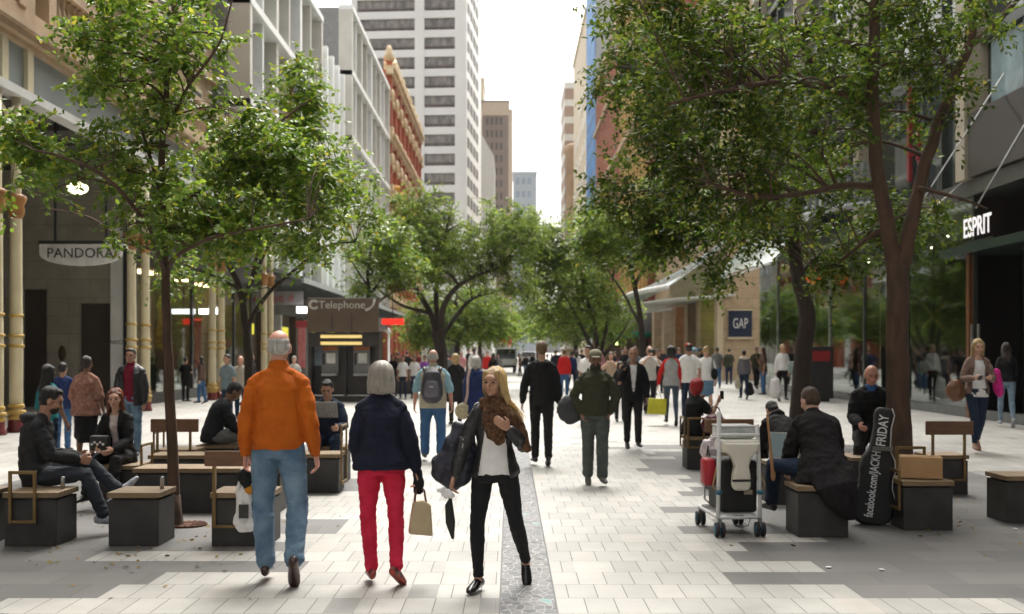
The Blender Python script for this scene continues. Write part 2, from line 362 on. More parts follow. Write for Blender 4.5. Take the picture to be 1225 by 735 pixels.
# glazed shop front on the walkway Y 34.5..50
for i,y in enumerate((34.6,37.7,40.8,43.9,47.0)):
    w=A(); lb(w,-11.55,-11.45,y,y+.09,0,4.6); lb(w,-11.55,-11.45,y+3.0,y+3.09,0,4.6); lb(w,-11.55,-11.45,y+.09,y+3.0,0,.35); lb(w,-11.55,-11.45,y+.09,y+3.0,4.4,4.6)
    w=w.build('shop_window_frame',black,arc)
    g=A(); g.v=[V(O(-11.5,y+.09,.35)),V(O(-11.5,y+3.0,.35)),V(O(-11.5,y+3.0,4.4)),V(O(-11.5,y+.09,4.4))]; g.f=[(0,1,2,3)]; g.build('shop_window_pane',shopglass,w)
g=A(); lb(g,-11.6,-11.4,34.5,50.1,4.6,7.3); g.build('bulkhead',M('dark_fascia',(.06,.055,.05),rough=.5),arc)
g=A(); lb(g,-16,-15.8,34.5,50.2,0,4.7); lb(g,-16,-11.6,50.1,50.3,0,7.2); g.build('shop_back_wall',M('warm_wall',(.24,.17,.10),(.16,.11,.06),scale=1.5),arc)
g=A(); lb(g,-16,-11.6,34.5,50.1,4.6,4.7); g.build('shop_ceiling',M('shop_ceiling',(.25,.22,.18)),arc)
for y in (36,40,44,48):
    lb(A(),-13.4,-13.0,y,y+1.6,4.5,4.58).build('ceiling_lamp',M('warm_lamp',(.9,.8,.6),emit=(1,.72,.38),es=4),arc)
def sign(name,label,cat='sign',loc=(0,0,0),grp=None): return empty(name,loc,0,label,cat,grp)
# hanging boat shaped sign
s=sign('hanging_sign','long white boat-shaped hanging sign with black serif capitals on the arcade soffit',loc=(-10.45,27.5,4.06))
w=1.98/2
poly=[(-w,.23),(w,.23)]+[(w*math.cos(t*PI/10),-.02-.28*math.sin(t*PI/10)) for t in range(0,11)]
G().prism(poly,(0,.06,0),(1,0,0),(0,0,1),(0,-.12,0)).build('sign_board',M('sign_white',(.74,.72,.67),rough=.4),s)
G().box(-w-.02,w+.02,-.08,.08,.24,.31).build('sign_cap',black,s)
g=G(); 
for x in (-.62,.62): g.box(x-.03,x+.03,-.03,.03,.3,3.2)
g.build('hanger_rod',black,s)
text('PANDORA',.34,black,s,(0,-.065,.0),(PI/2,0,0),ext=.006,sx=1.0,align='CENTER')
# hanging lamp
l=empty('hanging_lamp',(-11.3,29.5,5.95),0,'glowing cream globe lamp hanging from the dark arcade soffit','lamp')
G().ell((0,0,0),(.27,.27,.17)).build('lamp_globe',M('lit_globe',(.9,.85,.6),emit=(1,.9,.55),es=1.1),l,True)
g=G().box(-.012,.012,-.012,.012,.16,1.3); g.lathe([(.1,.14),(.08,.2)],(0,0,0)); g.build('lamp_rod',black,l)
# goods behind the shop window
def dress(name,label,x,y,z,col,col2,h,sc=1,kind='dress'):
    o=empty(name,(x,y,0),0,label,kind)
    G().tube([(0,0,z+h),(0,0,z+h*.85),(0,0,z+h*.6),(.03,.0,z+h*.3),(.0,.02,z)],[(.10*sc,.06),(.2*sc,.12),(.15*sc,.11),(.24*sc,.16),(.3*sc,.2)],14).build('cloth',M('cloth_'+str(col),col,col2,scale=9,rough=.8,bump=.5),o,True)
    if kind=='mannequin':
        G().ell((0,0,z+h+.17),(.09,.1,.13)).build('mannequin_head',whitep,o,True)
        G().lathe([(.18,0),(.18,.03),(.02,.05),(.02,z+.1)],(0,0,0)).build('stand',black,o)
    else: G().bar((0,0,z+h),(0,0,4.5),.012).build('hanging_cord',black,o)
dress('hanging_dress','long yellow and gold dress hanging high in the arcade shop window',-12.1,39.3,1.85,(.75,.6,.14),(.42,.22,.05),1.75)
dress('hanging_scarf','narrow gold and rust patterned drape hanging low beside the yellow dress',-12.1,43.2,1.2,(.6,.42,.1),(.35,.12,.05),1.35,.8)
dress('mannequin','mannequin in a dark green coat behind the arcade shop window',-12.2,38.4,.5,(.03,.09,.05),(.02,.05,.03),1.1,kind='mannequin')
dress('mannequin','mannequin in a pale green skirt low in the arcade shop window',-12.2,42.0,.4,(.35,.5,.3),(.2,.35,.2),1.1,kind='mannequin')
dress('mannequin','mannequin in a pink top behind the man in the leather jacket',-12.2,36.2,.4,(.6,.25,.25),(.45,.15,.16),1.15,kind='mannequin')
dress('mannequin','mannequin in brown clothes beside the white lit shop sign',-12.2,46.5,.4,(.2,.1,.05),(.12,.07,.04),1.15,kind='mannequin')
def boxsign(name,label,x,y,z,w,h,d,mat,txt=None,tm=None,ts=.2,emit=None,pole=None,sx=1):
    o=empty(name,(x,y,z),0,label,'sign')
    G().box(-w/2,w/2,-d/2,d/2,-h/2,h/2).build('sign_box',mat,o,bevel=.01)
    if txt: text(txt,ts,tm,o,(0,-d/2-.006,0),(PI/2,0,0),ext=.004,sx=sx)
    if pole: G().box(-.025,.025,-.025,.025,h/2,pole-z).build('hanger',black,o)
    return o
litw=M('lit_white',(.9,.9,.9),emit=(1,1,1),es=1.6)
boxsign('projecting_sign','small lit white sign strip over the arcade shop beside the double columns',-11.0,41.5,3.15,.85,.19,.15,litw,None,None,pole=4.4)
boxsign('projecting_sign','white lit box sign left of the telephone booth',wx(364,52),52,wz(371,52),.68,.3,.18,litw,pole=5.3)
boxsign('projecting_sign','glowing red strip sign right of the telephone booth',wx(470,60),60,wz(385,60),1.15,.3,.2,M('lit_red',(.8,.03,.02),emit=(1,.02,.01),es=.45),'TELSTRA'if False else None,None,pole=5.3)
# pinkish fascia sign with red letters
o=boxsign('fascia_sign','pale grey fascia sign with faded red letters behind the arcade columns',-10.05-1.0,52.5,wz(357,52.5)-.0,3.0,.62,.1,M('pale_fascia',(.33,.31,.31)),'po ppo d',M('red_letter',(.55,.08,.09)),.55,pole=5.5)
# red vertical banner
o=empty('vertical_banner',(wx(361,50),50,0),0,'narrow faded red vertical banner left of the telephone booth','banner')
G().box(-.16,.16,-.02,.02,wz(440,50),wz(392,50)).build('cloth',M('banner_red',(.42,.09,.11),(.5,.2,.2),scale=6),o)
G().box(-.26,.26,-.05,.05,wz(392,50),wz(384,50)).build('banner_head',M('banner_dark_red',(.35,.03,.04)),o)
G().bar((0,0.03,0),(0,.03,wz(384,50)),.05).build('pole',black,o)
# ================================================================ LEFT: modern white framed building
mod=empty('modern_building',(-12,77,0),0,'modern white framed building with tall louvred windows beyond the arcade','building')
mb=(-12,77)
wfr=M('white_cladding',(.86,.86,.84),(.78,.78,.77),scale=.5,rough=.45)
fin=M('pale_fin',(.68,.65,.59),(.60,.57,.51),scale=1,rough=.5)
g=G(); lb(g,-22,-12.6,50.4,70,0,22.2,mb); lb(g,-22,-12.6,70,83,0,21.3,mb); lb(g,-22,-12.6,83,109,0,27,mb); g.build('core_wall',M('grey_core',(.3,.3,.3)),mod)
zs=[5.9,8.6,13.0,17.6,22.4,27.2,31.6]
for (ya,yb,ztop) in ((50.4,70,22.4),(83,109,27.2)):
    for z in zs[1:]:
        if z>ztop: continue
        lb(G(),-12.6,-11.55,ya,yb,z-.35,z,mb).build('floor_band',wfr,mod)
    for y in (ya,yb-.45): lb(G(),-12.6,-11.6,y,y+.45,5.9,ztop-.36,mb).build('end_pier',fin,mod)
    for i in range(len(zs)-1):
        z0,z1=zs[i],zs[i+1]-.36
        if z1>ztop: continue
        k=0; y=ya+.6
        while y<yb-1.8:
            wd=2.6
            f=lb(G(),-12.62,-12.5,y,y+wd,z0+.02,z1,mb).build('window',M('window_frame_grey',(.2,.2,.2)),mod)
            lb(G(),-12.52,-12.47,y+.12,y+wd-.12,z0+.14,z1-.12,mb).build('pane',winglass,f)
            lb(G(),-12.49,-11.75,y+wd+.02,y+wd+(.55 if k%2 else .3),z0+.02,z1,mb).build('fin',fin if k%3 else wfr,mod)
            y+=wd+.62; k+=1
# glazed link between the two frames, white mesh screen
lb(G(),-12.6,-12.2,70.02,82.98,5.9,21.4,mb).build('glass_link',M('bright_link',(.78,.79,.79),(.5,.53,.55),scale=.35,rough=.2,stretch=(1,1,.3)),mod)
g=G()
for i in range(5): lb(g,-12.2,-11.9,71+i*2.5,71.5+i*2.5,5.9,21.6,mb)
g.build('link_mullions',wfr,mod)
for y in (58.2,):
    lb(G(),-11.5,-11.35,y,y+.9,9.4,15.5,mb).build('red_banner',M('banner_magenta',(.40,.02,.06)),mod)
# shops below the awning
g=G(); lb(g,-12.2,-11.9,50.5,109,3.6,5.9,mb); g.build('shop_fascia',M('dark_fascia',(.06,.055,.05),rough=.5),mod)
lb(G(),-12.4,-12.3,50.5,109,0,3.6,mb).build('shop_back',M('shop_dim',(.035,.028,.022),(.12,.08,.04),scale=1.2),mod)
for i in range(14):
    y=50.6+i*4.15
    lb(G(),-12.3,-11.95,y,y+.3,0,3.6,mb).build('shop_pier',M('pier_brown',(.1,.07,.05)) if i%2 else whitep,mod)
    if i%2==0: lb(G(),-12.28,-12.2,y+1,y+3.2,2.5,3.0,mb).build('lit_shop_sign',M('lit_olive',(.3,.28,.03),emit=(.6,.55,.05),es=.5),mod)
# glass awning
aw=empty('glass_awning',(-10.5,75,0),0,'long grey green glass awning over the left hand shops','awning')
g=G().sheet(lambda u,v:(-1.9+v*3.2,-25+u*50,4.9+(1-v)*.9+.0),50,2); g.build('glass_roof',M('awning_glass',(.30,.40,.38),(.42,.5,.48),scale=1.5,rough=.12,spec=.8,stretch=(1,2,1)),aw,solid=.04)
g=G().box(1.28,1.38,-25,25,4.75,4.97); g.build('front_gutter',M('awning_edge',(.45,.5,.5),rough=.4),aw)
for i in range(0,26): G().box(-1.85,1.28,-25+i*1.96,-24.92+i*1.96,4.66,4.86).build('rib',M('rib_grey',(.12,.13,.13)),aw)
# ================================================================ LEFT: ornate red and gold building
orn=empty('ornate_building',(-12,128,0),0,'ornate Victorian building with red walls and gilded stone carving left of the tower','building')
ob=(-12,128); ored=M('red_render',(.46,.13,.06),(.36,.08,.035),scale=2,rough=.7); ogold=M('carved_stone',(.72,.58,.38),(.50,.36,.19),scale=1.2,rough=.7,bump=.5,bscale=8)
lb(G(),-24,-12,109.2,147,0,29,ob).build('wall',ored,orn)
rg=random.Random(4)
for z in (6,11,16.5,22,28.6):
    g=G(); lb(g,-12,-11.3,109.2,147,z,z+.5,ob); lb(g,-12,-11.05,109.2,147,z+.5,z+.8,ob); g.build('cornice',ogold,orn)
for i in range(9):
    y=110.2+i*4.5
    lb(G(),-12,-11.5,y-.35,y+.35,0,30.5,ob).build('red_column',ored,orn)
    for z in (6.9,12,17.4,23): lb(G(),-11.98,-11.35,y-.5,y+.5,z-.9,z+.6,ob).build('carved_block',ogold,orn)
    g=G()
    for z in (9.6,14.9,20.4,26.6): G().ell((.45,y-128,z),(.35,.6,.75),n=10,m=6).ell((.6,y-128,z-.85),(.22,.35,.4),n=8,m=5).build('carved_boss',ogold,orn)
    G().lathe([(.5,30.0),(.55,30.5),(.3,30.8),(.36,31.1),(.12,31.6)],(.2,y-128,0),8).build('finial',ogold,orn,True)
    if i<8:
        for z in (7.3,12.4,17.9,23.4):
            f=lb(G(),-12,-11.8,y+1.0,y+3.5,z,z+3.1,ob).build('window',ogold,orn)
            lb(G(),-11.82,-11.77,y+1.3,y+3.2,z+.25,z+2.8,ob).build('pane',winglass,f)
            if z in (12.4,17.9): G().lathe([(.1,z-.9),(.65,z-.3),(.75,z),(.7,z+.25)],(.35,y+2.2-128,0),10).build('bow_balcony',M('gilded',(.68,.38,.04),(.5,.25,.03)),orn,True)
g=G(); g.prism([(-2.6,0),(2.6,0),(2.4,1.5),(1.5,2.0),(-1.5,2.0),(-2.4,1.5)],(-.6,-13,29),(0,1,0),(0,0,1),(1.2,0,0)); g.build('gable',ogold,orn)
# generic building beyond, same row
def block(name,label,x0,x1,y0,y1,h,mat,wm,fl=3.6,bw=3.0,ww=1.8,wh=2.0,side='+x',front=False,base=5,trim=None,maxw=90):
    cx,cy=(x0+x1)/2,(y0+y1)/2
    o=empty(name,(cx,cy,0),0,label,'building')
    G().box(x0-cx,x1-cx,y0-cy,y1-cy,0,h).build('wall',mat,o)
    n=0
    z=base
    while z+wh<h-.4:
        if side:
            xs=(x1 if side=='+x' else x0)-cx; sg=1 if side=='+x' else -1
            y=y0+.8
            while y+ww<y1-.3 and n<maxw:
                f=G().box(xs-.05*sg,xs+.08*sg,y-cy,y+ww-cy,z,z+wh).build('window',trim or mat,o); G().box(xs+.07*sg,xs+.12*sg,y-cy+.1,y+ww-cy-.1,z+.1,z+wh-.1).build('pane',wm,f); n+=1; y+=bw
        if front:
            x=x0+.8
            while x+ww<x1-.3 and n<maxw:
                f=G().box(x-cx,x+ww-cx,y0-cy-.08,y0-cy+.05,z,z+wh).build('window',trim or mat,o); G().box(x-cx+.1,x+ww-cx-.1,y0-cy-.12,y0-cy-.07,z+.1,z+wh-.1).build('pane',wm,f); n+=1; x+=bw
        z+=fl
    G().box(x0-cx-.25,x1-cx+.25,y0-cy-.25,y1-cy+.25,h,h+.5).build('parapet',trim or mat,o)
    return o
block('office_building','pale low building between the ornate building and the tower',-24,-12.3,148,172,20,M('pale_stone',(.5,.47,.42)),winglass)
# ---------------------------------------------------------------- white tower
tw=empty('office_tower',(-7.85,200,0),-R(4.7),'tall white office tower with dark horizontal window bands on the left','tower')
twm=M('tower_white',(.78,.78,.77),(.72,.72,.71),scale=.1,rough=.6); tgl=M('tower_glass',(.05,.045,.042),(.24,.21,.18),scale=1.3,rough=.1,spec=.8,stretch=(1,1,.4)); rail=M('balcony_brown',(.13,.09,.075),rough=.5)
g=G().box(-19.7,-.5,0.9,24,0,92); g.build('core',M('tower_core',(.1,.1,.1)),tw)
for x0,x1 in ((-1.9,0),(-9.1,-7.4),(-20.6,-19.5)): G().box(x0,x1,-.15,1.0,0,92).build('pier',twm,tw)
G().box(-.6,.15,-.1,24.2,0,92.01).build('side_wall',twm,tw)
z=14
while z<92:
    for x0,x1 in ((-7.4,-1.9),(-19.5,-9.1)):
        f=G().box(x0,x1,.0,.9,z-1.3,z).build('floor_slab',twm,tw)
    for x0,x1 in ((-7.4,-1.9),(-19.5,-9.1)):
        p=G().box(x0,x1,.55,.92,z+.0,z+2.15).build('window_band',tgl,tw)
        G().box(x0,x1,.1,.2,z+.35,z+.6).build('rail',rail,p)
    for k in range(5):
        G().box(.1,.2,1.3+k*4.6,4.6+k*4.6,z+.0,z+1.9).build('side_window',M('side_glass',(.09,.085,.085),(.16,.15,.14),rough=.6,spec=.2),tw) if z<75 and k<4 else None
    z+=3.45
g=G().box(-19.4,0,.02,.88,10.5,12.4); g.build('lower_bands',twm,tw)
# slab blocks farther down
def slab(name,label,x0,x1,y,d,poly,mat,extra=None):
    o=empty(name,((x0+x1)/2,y,0),0,label,'tower'); return o
o=empty('office_tower',(-6.2,240,0),0,'blank white slab tower with a sloping roof beside the white tower','tower')
G().prism([(-3.2,0),(2.7,0),(2.7,43.5),(-.4,49),(-3.2,52)],(0,0,0),(1,0,0),(0,0,1),(0,22,0)).build('wall',M('pale_wall',(.82,.82,.81)),o)
g=G()
for k in range(10): g.box(2.7,2.85,1+k*2.0,1.5+k*2.0,4,43)
g.build('ribs',M('pale_wall2',(.7,.7,.69)),o)
o=block('office_tower','slim cream tower rising behind the blank white slab',-10.4,-7.05,300,318,74,M('cream_tower',(.66,.56,.42)),M('pale_pane',(.5,.42,.32),rough=.3),fl=4.4,bw=1.9,ww=.6,side=None,front=True,base=40)
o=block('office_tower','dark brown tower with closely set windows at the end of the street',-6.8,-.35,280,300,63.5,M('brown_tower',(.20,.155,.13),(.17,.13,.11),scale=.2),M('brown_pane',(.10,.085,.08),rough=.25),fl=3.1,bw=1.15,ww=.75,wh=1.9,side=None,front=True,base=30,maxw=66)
G().box(3.225,4.2,-10,10,0,61.8).build('tan_side_edge',M('tan_edge',(.52,.42,.32)),o)  # paler tan strip up the right edge of the tower
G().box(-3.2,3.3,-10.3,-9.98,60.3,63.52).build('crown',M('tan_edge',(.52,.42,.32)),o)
o=block('office_tower','distant pale blue grey tower low in the gap of sky',1.2,9.4,400,420,65,M('bluegrey',(.38,.42,.47)),M('blue_pane',(.26,.32,.39),rough=.2),fl=4.6,bw=2.0,ww=1.7,wh=2.6,side=None,front=True,base=24,trim=M('bluegrey_lt',(.5,.53,.57)),maxw=40)
# ================================================================ RIGHT far row
terra=M('terracotta',(.30,.10,.055),(.22,.07,.04),scale=1.5,rough=.8); dred=M('dark_red_strip',(.15,.03,.02)); 
o=empty('brick_building',(12,125,0),0,'tall red brown brick building with vertical ribs behind the right trees','building'); bb=(12,125)
lb(G(),12,26,98.2,153,0,36,bb).build('wall',terra,o)
for i in range(22):
    y=98.6+i*2.5
    lb(G(),11.6,12,y,y+.8,7,35,bb).build('brick_pier',M('brick_pier',(.50,.20,.12),(.38,.13,.07),scale=1.5) if y>120 else M('ochre_pier',(.62,.40,.12),(.5,.3,.09)),o)
    for z in (8,12,16,20,24,28) if i%2==0 else (10,18,26):
        lb(G(),11.9,11.98,y+.9,y+2.4,z,z+2.6,bb).build('window',winglass,o)
g=G()
for z in (7,15,23,31): lb(g,11.3,12,98.2,153,z-.5,z,bb)
g.build('stone_band',sand,o); lb(G(),11.2,26,98.2,153,36,37,bb).build('cornice',sand,o)
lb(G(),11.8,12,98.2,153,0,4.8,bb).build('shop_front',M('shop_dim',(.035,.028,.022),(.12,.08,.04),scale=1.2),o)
o=block('glass_office','narrow office with bright blue glass front behind the right trees',11.75,23.65,154,173.5,62,M('blue_frame',(.42,.45,.48)),M('blue_glass',(.06,.20,.50),(.12,.32,.62),scale=.3,rough=.5,spec=.15),fl=2.6,bw=2.4,ww=2.1,wh=2.2,side='-x',base=6,maxw=99)
G().box(-5.97,-5.9,-9.5,9.5,20,61.9).build('glass_skin',M('blue_glass',(.10,.26,.50)),o)
o=block('stone_building','plain cream stone building beside the blue glass office',12.0,26,176,212,55,M('cream_stone2',(.66,.56,.40),(.58,.49,.35),scale=.3),winglass,fl=4.2,bw=5,ww=1.1,side='-x',base=8,maxw=60)
o=empty('striped_tower',(17,243,0),0,'slim brown and white striped tower at the left end of the right row','tower')
for i in range(16): G().box(-5.6,6,-9,9,i*3.6,i*3.6+2.2).build('brown_band',M('stripe_brown',(.42,.30,.24)),o); G().box(-5.7,6.1,-9.1,9.1,i*3.6+2.2,i*3.6+3.6).build('white_band',whitep,o)
o=empty('corner_turret',(14.2,228,0),0,'brown stone corner turret rounded at its foot right of the sky gap','building')
G().lathe([(1.0,22),(2.4,26),(2.9,30),(3.0,41),(3.4,41.8),(3.4,43),(2.4,43.5)],(0,0,0),16).build('turret_wall',M('brown_stone',(.30,.20,.12),(.4,.27,.16),scale=.6),o,True)
G().box(-.2,6,-6,6,0,42).build('rear_wall',M('brown_stone',(.30,.20,.12)),o)
# ================================================================ RIGHT: stone fronted shop building with glass canopy
ston=brickmat('sandstone_blocks',(.46,.34,.21),(.40,.29,.175),(.2,.14,.09),1.2,.6,.01)
sb=(12.2,80)
st=empty('stone_shop_building',(12.2,80,0),0,'sandstone shop building with deep piers under the curved glass canopy','building')
lb(G(),12.6,26,66,98,5.6,24,sb).build('upper_wall',ston,st)
lb(G(),12.25,14.75,66,66.6,0,5.6,sb).build('corner_wall',ston,st)
lb(G(),14.75,26,66,66.5,0,5.6,sb).build('return_wall',ston,st)
lb(G(),12.1,12.45,65.85,66.9,0,5.62,sb).build('corner_pier',M('pale_pier',(.56,.46,.31),(.48,.39,.26)),st)
for y in (70.5,75.5,81,87,93): 
    p=lb(G(),11.9,12.9,y,y+1.7,0,5.6,sb).build('stone_pier',ston,st)
    lb(G(),11.86,11.9,y-.02,y+.35,0,5.58,sb).build('pier_edge',M('pale_pier',(.56,.46,.31)),p)
lb(G(),13.4,13.5,66.6,98,0,5.6,sb).build('shop_back',M('shop_pale',(.32,.32,.30),(.1,.1,.1),scale=.7),st)
for y,mm in ((68.6,M('lime_lamp',(.35,.5,.05),emit=(.5,.7,.05),es=.8)),(78,M('orange_lamp',(.8,.3,.05),emit=(1,.3,.05),es=.7)),(84,litw)):
    lb(G(),13.2,13.35,y,y+1.6,3.0,3.8,sb).build('lit_shop_panel',mm,st)
g=G()
for y in range(68,98,3): 
    for z in (9,14,19): lb(g,12.5,12.62,y,y+1.6,z,z+3,sb)
g.build('upper_windows',winglass,st)
s=sign('wall_sign','square navy sign with tall white capitals on the sandstone corner wall',loc=(13.45,65.95,3.3))
G().box(-.68,.68,-.08,.0,-.76,.76).build('sign_board',M('navy_sign',(.012,.02,.05),rough=.3),s)
G().box(-.76,.76,-.12,.02,-.9,-.77).build('sign_ledge',M('pale_pier',(.56,.46,.31)),s); G().box(-.74,.74,-.12,.02,.77,.88).build('sign_hood',M('pale_pier',(.56,.46,.31)),s)
text('GAP',.85,M('sign_white',(.74,.72,.67)),s,(0,-.09,0),(PI/2,0,0),ext=.006,sx=.55)
# swooping canopy
cp=empty('glass_canopy',(12,76,0),0,'swooping glass canopy with white edge over the sandstone shops','canopy')
def can(u,v):   # u along street 0..1 near->far ; v 0 facade ->1 outer edge
    y=-11+u*24; out=4.2*math.sin(PI*min(1,.22+u*.62))**.8
    return (.9-v*(out+.9), y, 8.6-3.2*v**.8-u*1.2*(1-v))
G().sheet(can,26,8).build('glass_roof',paneglass('canopy_glass',(.52,.62,.57),refl=.22,rough=.12),cp,True)
g=G()
for i in range(0,27,2): g.tube([can(i/26,v/6) for v in range(7)],[.05]*7,6)
g.build('ribs',M('rib_pale',(.5,.55,.53),rough=.4),cp,True)
G().tube([can(i/26,1) for i in range(27)],[(.12,.16)]*27,8).build('front_edge',whitep,cp,True)
G().sheet(lambda u,v:(lambda p:(p[0]+.1,p[1],4.95-.25*v))(can(u,v)),26,2).build('ceiling',M('canopy_white',(.62,.62,.58)),cp,True,solid=.1)
# grey drum shaped awning and dark shops further on
o=empty('drum_awning',(10.6,98,0),0,'grey curved metal awning with green strip beyond the sandstone shops','awning')
G().lathe([(2.6,3.3),(2.75,3.35),(2.75,5.6),(2.5,5.8)],(0,0,0),28).build('drum',M('zinc',(.30,.31,.32),(.25,.26,.27),rough=.4),o,True)
G().lathe([(2.77,3.0),(2.9,2.92),(2.9,3.3),(2.77,3.34)],(-.6,-.2,0),28).build('green_strip',M('awning_green',(.02,.28,.20)),o,True)
o=empty('cafe_front',(10.6,104,0),0,'dark cafe front with brown posts under the green awning','shop front')
G().box(-3.0,3.0,0,.3,0,4.4).build('wall',M('cafe_dark',(.05,.03,.022),(.10,.05,.03),scale=1.5),o)
for x in (-3,-1.8,-.6,.6,1.8): G().box(x-.09,x+.09,-2.8,-2.6,0,3.2).build('post',M('post_wood',(.33,.17,.09)),o)
G().ell((-.9,-1.5,2.6),(.28,.28,.33)).build('cafe_lamp',M('lime_globe',(.8,.9,.4),emit=(.75,1,.3),es=1.0),o,True)
# ================================================================ RIGHT: glass fronted shop building
XR=11.7; gbk=(XR,34)
gb=empty('glass_building',(XR,34,0),0,'dark glass fronted shop building with stone columns along the right pavement','building')
mull=M('mullion_green',(.30,.34,.27),rough=.4)
spine_=[14,17.5,21,24.5,28.4,33.2,37.2,41.2,45.2,49.2,53.0]
for i in range(len(spine_)-1):
    a,b=spine_[i],spine_[i+1]
    if abs(a-24.5)<.1: continue
    g=G(); z0,z1=.25,5.6
    g.v=[V((0,a-34+.06,z0)),V((0,b-34-.06,z0)),V((0,b-34-.06,z1)),V((0,a-34+.06,z1))]; g.f=[(3,2,1,0)]
    g.build('shop_pane',greenglass,gb)
    fz=G(); lb(fz,XR-.05,XR+.05,a-.06,a+.06,0,5.6,gbk); fz.build('mullion',mull if a>40 else M('dark_mullion',(.07,.08,.07),rough=.3,metal=.4),gb)
lb(G(),XR-.06,XR+.08,14,53,0,.24,gbk).build('plinth',M('plinth_grey',(.10,.11,.11),rough=.25),gb)
for y in (44.0,46.4,52.6): lb(G(),XR+.5,XR+.85,y,y+.45,0,5.6,gbk).build('inner_column',M('olive_column',(.32,.34,.22),(.27,.29,.19)),gb)
# portal of the shop with black opening
lb(G(),XR-.14,XR+.04,28.42,28.6,0,4.1,gbk).build('door_jamb',M('copper_jamb',(.24,.09,.03),rough=.35,metal=.4),gb)
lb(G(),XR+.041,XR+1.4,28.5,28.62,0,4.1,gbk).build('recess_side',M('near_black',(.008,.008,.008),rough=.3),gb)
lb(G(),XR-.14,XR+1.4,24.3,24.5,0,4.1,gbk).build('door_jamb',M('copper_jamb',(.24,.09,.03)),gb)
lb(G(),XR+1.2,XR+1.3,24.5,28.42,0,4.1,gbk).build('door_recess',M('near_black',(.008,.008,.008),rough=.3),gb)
lb(G(),XR-.45,XR+1.4,23.6,29.6,4.1,4.32,gbk).build('entrance_ledge',M('dark_green_ledge',(.03,.05,.045),rough=.2),gb)
G().bar((-.2,-5.9,.3),(-.2,-5.9,2.35),.05).bar((-.2,-6.3,.3),(-.2,-6.3,2.35),.05).build('door_handle',M('steel',(.55,.55,.53),rough=.3,metal=.8),gb)
# interior
lb(G(),XR+.1,17.4,14,53,.0,.12,gbk).build('shop_floor',M('shop_floor',(.12,.11,.10),rough=.3),gb)
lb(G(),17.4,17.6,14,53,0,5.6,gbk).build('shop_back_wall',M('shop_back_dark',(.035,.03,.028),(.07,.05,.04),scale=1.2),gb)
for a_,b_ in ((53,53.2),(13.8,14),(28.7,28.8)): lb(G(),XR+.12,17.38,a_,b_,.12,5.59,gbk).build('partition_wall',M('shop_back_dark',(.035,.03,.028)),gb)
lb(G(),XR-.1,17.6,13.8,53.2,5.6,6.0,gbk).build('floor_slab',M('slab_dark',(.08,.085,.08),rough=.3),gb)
rg=random.Random(8)
for k in range(16):
    y=27+rg.random()*24; x=12.6+rg.random()*3; z=4.9+rg.random()*.4
    if 28.3<y<29.2: y+=1.5
    G().ell((x-XR,y-34,z),(.035,.035,.035),n=8,m=6).build('ceiling_spot',M('spot',(1,.9,.7),emit=(1,.85,.6),es=4),gb)
# upper facade: stone fins, dark glass, curved grey balcony fronts
dkgl=M('upper_glass',(.02,.03,.03),(.05,.065,.06),scale=.4,rough=.05,spec=.9)
lb(G(),XR+.3,XR+.6,14,53,6.0,30,gbk).build('upper_glazing',dkgl,gb)
for y in (28.6,37.2,45.2,53): lb(G(),XR-.3,XR+.3,y-.28,y+.28,6.0,30,gbk).build('stone_column',M('pale_column',(.42,.38,.29),(.36,.32,.24)),gb)
for y in (16,18,20,22,24,26,31,33.5,39.5,42,47.5,50): lb(G(),XR+.15,XR+.3,y-.04,y+.04,6.0,30,gbk).build('upper_mullion',M('dark_mullion',(.07,.08,.07)),gb)
for y in (24.3,26.2,28.1-1.75+1.0): pass
for a_,b_ in ((23.9,25.9),(26.0,27.95)): lb(G(),XR+.22,XR+.29,a_,b_,7.7,9.35,gbk).build('sky_reflection_pane',M('painted_sky_reflection',(.36,.50,.55),(.20,.28,.30),scale=1.1,rough=.08,spec=.8),gb)  # pale blue tint paints a bright sky reflection into these panes
for z in (9.4,13.2,17): lb(G(),XR+.1,XR+.29,14,53,z,z+.25,gbk).build('transom',M('dark_mullion',(.07,.08,.07)),gb)
lb(G(),XR-.25,XR+.35,14.0,28.2,6.02,7.6,gbk).build('brown_spandrel',M('brown_spandrel',(.035,.027,.02),(.02,.016,.013),scale=1.5,stretch=(1,4,1),rough=.15),gb)
for k,(z,y0) in enumerate(((6.3,40.0),(9.4,38.0))):
    g=G()
    for j in range(26):
        a=PI*j/25; g.box(-.3-1.5*math.sin(a)-.06,-.3-1.5*math.sin(a)+.06,y0-34+5*math.cos(a)-.12,y0-34+5*math.cos(a)+.12,z,z+1.25)
    g.build('balcony_slats',M('balcony_grey',(.22,.24,.25),rough=.4),gb)
    G().tube([(-.3-1.55*math.sin(PI*j/20),y0-34+5.05*math.cos(PI*j/20),z-.05) for j in range(21)],[(.12,.1)]*21,8).build('balcony_edge',M('balcony_edge',(.40,.43,.44),rough=.35),gb,True)
g=G()
for j in range(9):
    rr=rg.random; g.ell((-.55+rr()*.2,27.7-34+3.4+rr()*.5-j*.07,8.2-j*.2),(.09,.09,.11),n=7,m=5)
g.build('red_garland',M('garland_red',(.25,.006,.015)),gb)
G().box(-.6,-.5,31.4-34,31.55-34,6.4,9.1).build('red_strip',M('strip_red',(.25,.02,.02)),gb)
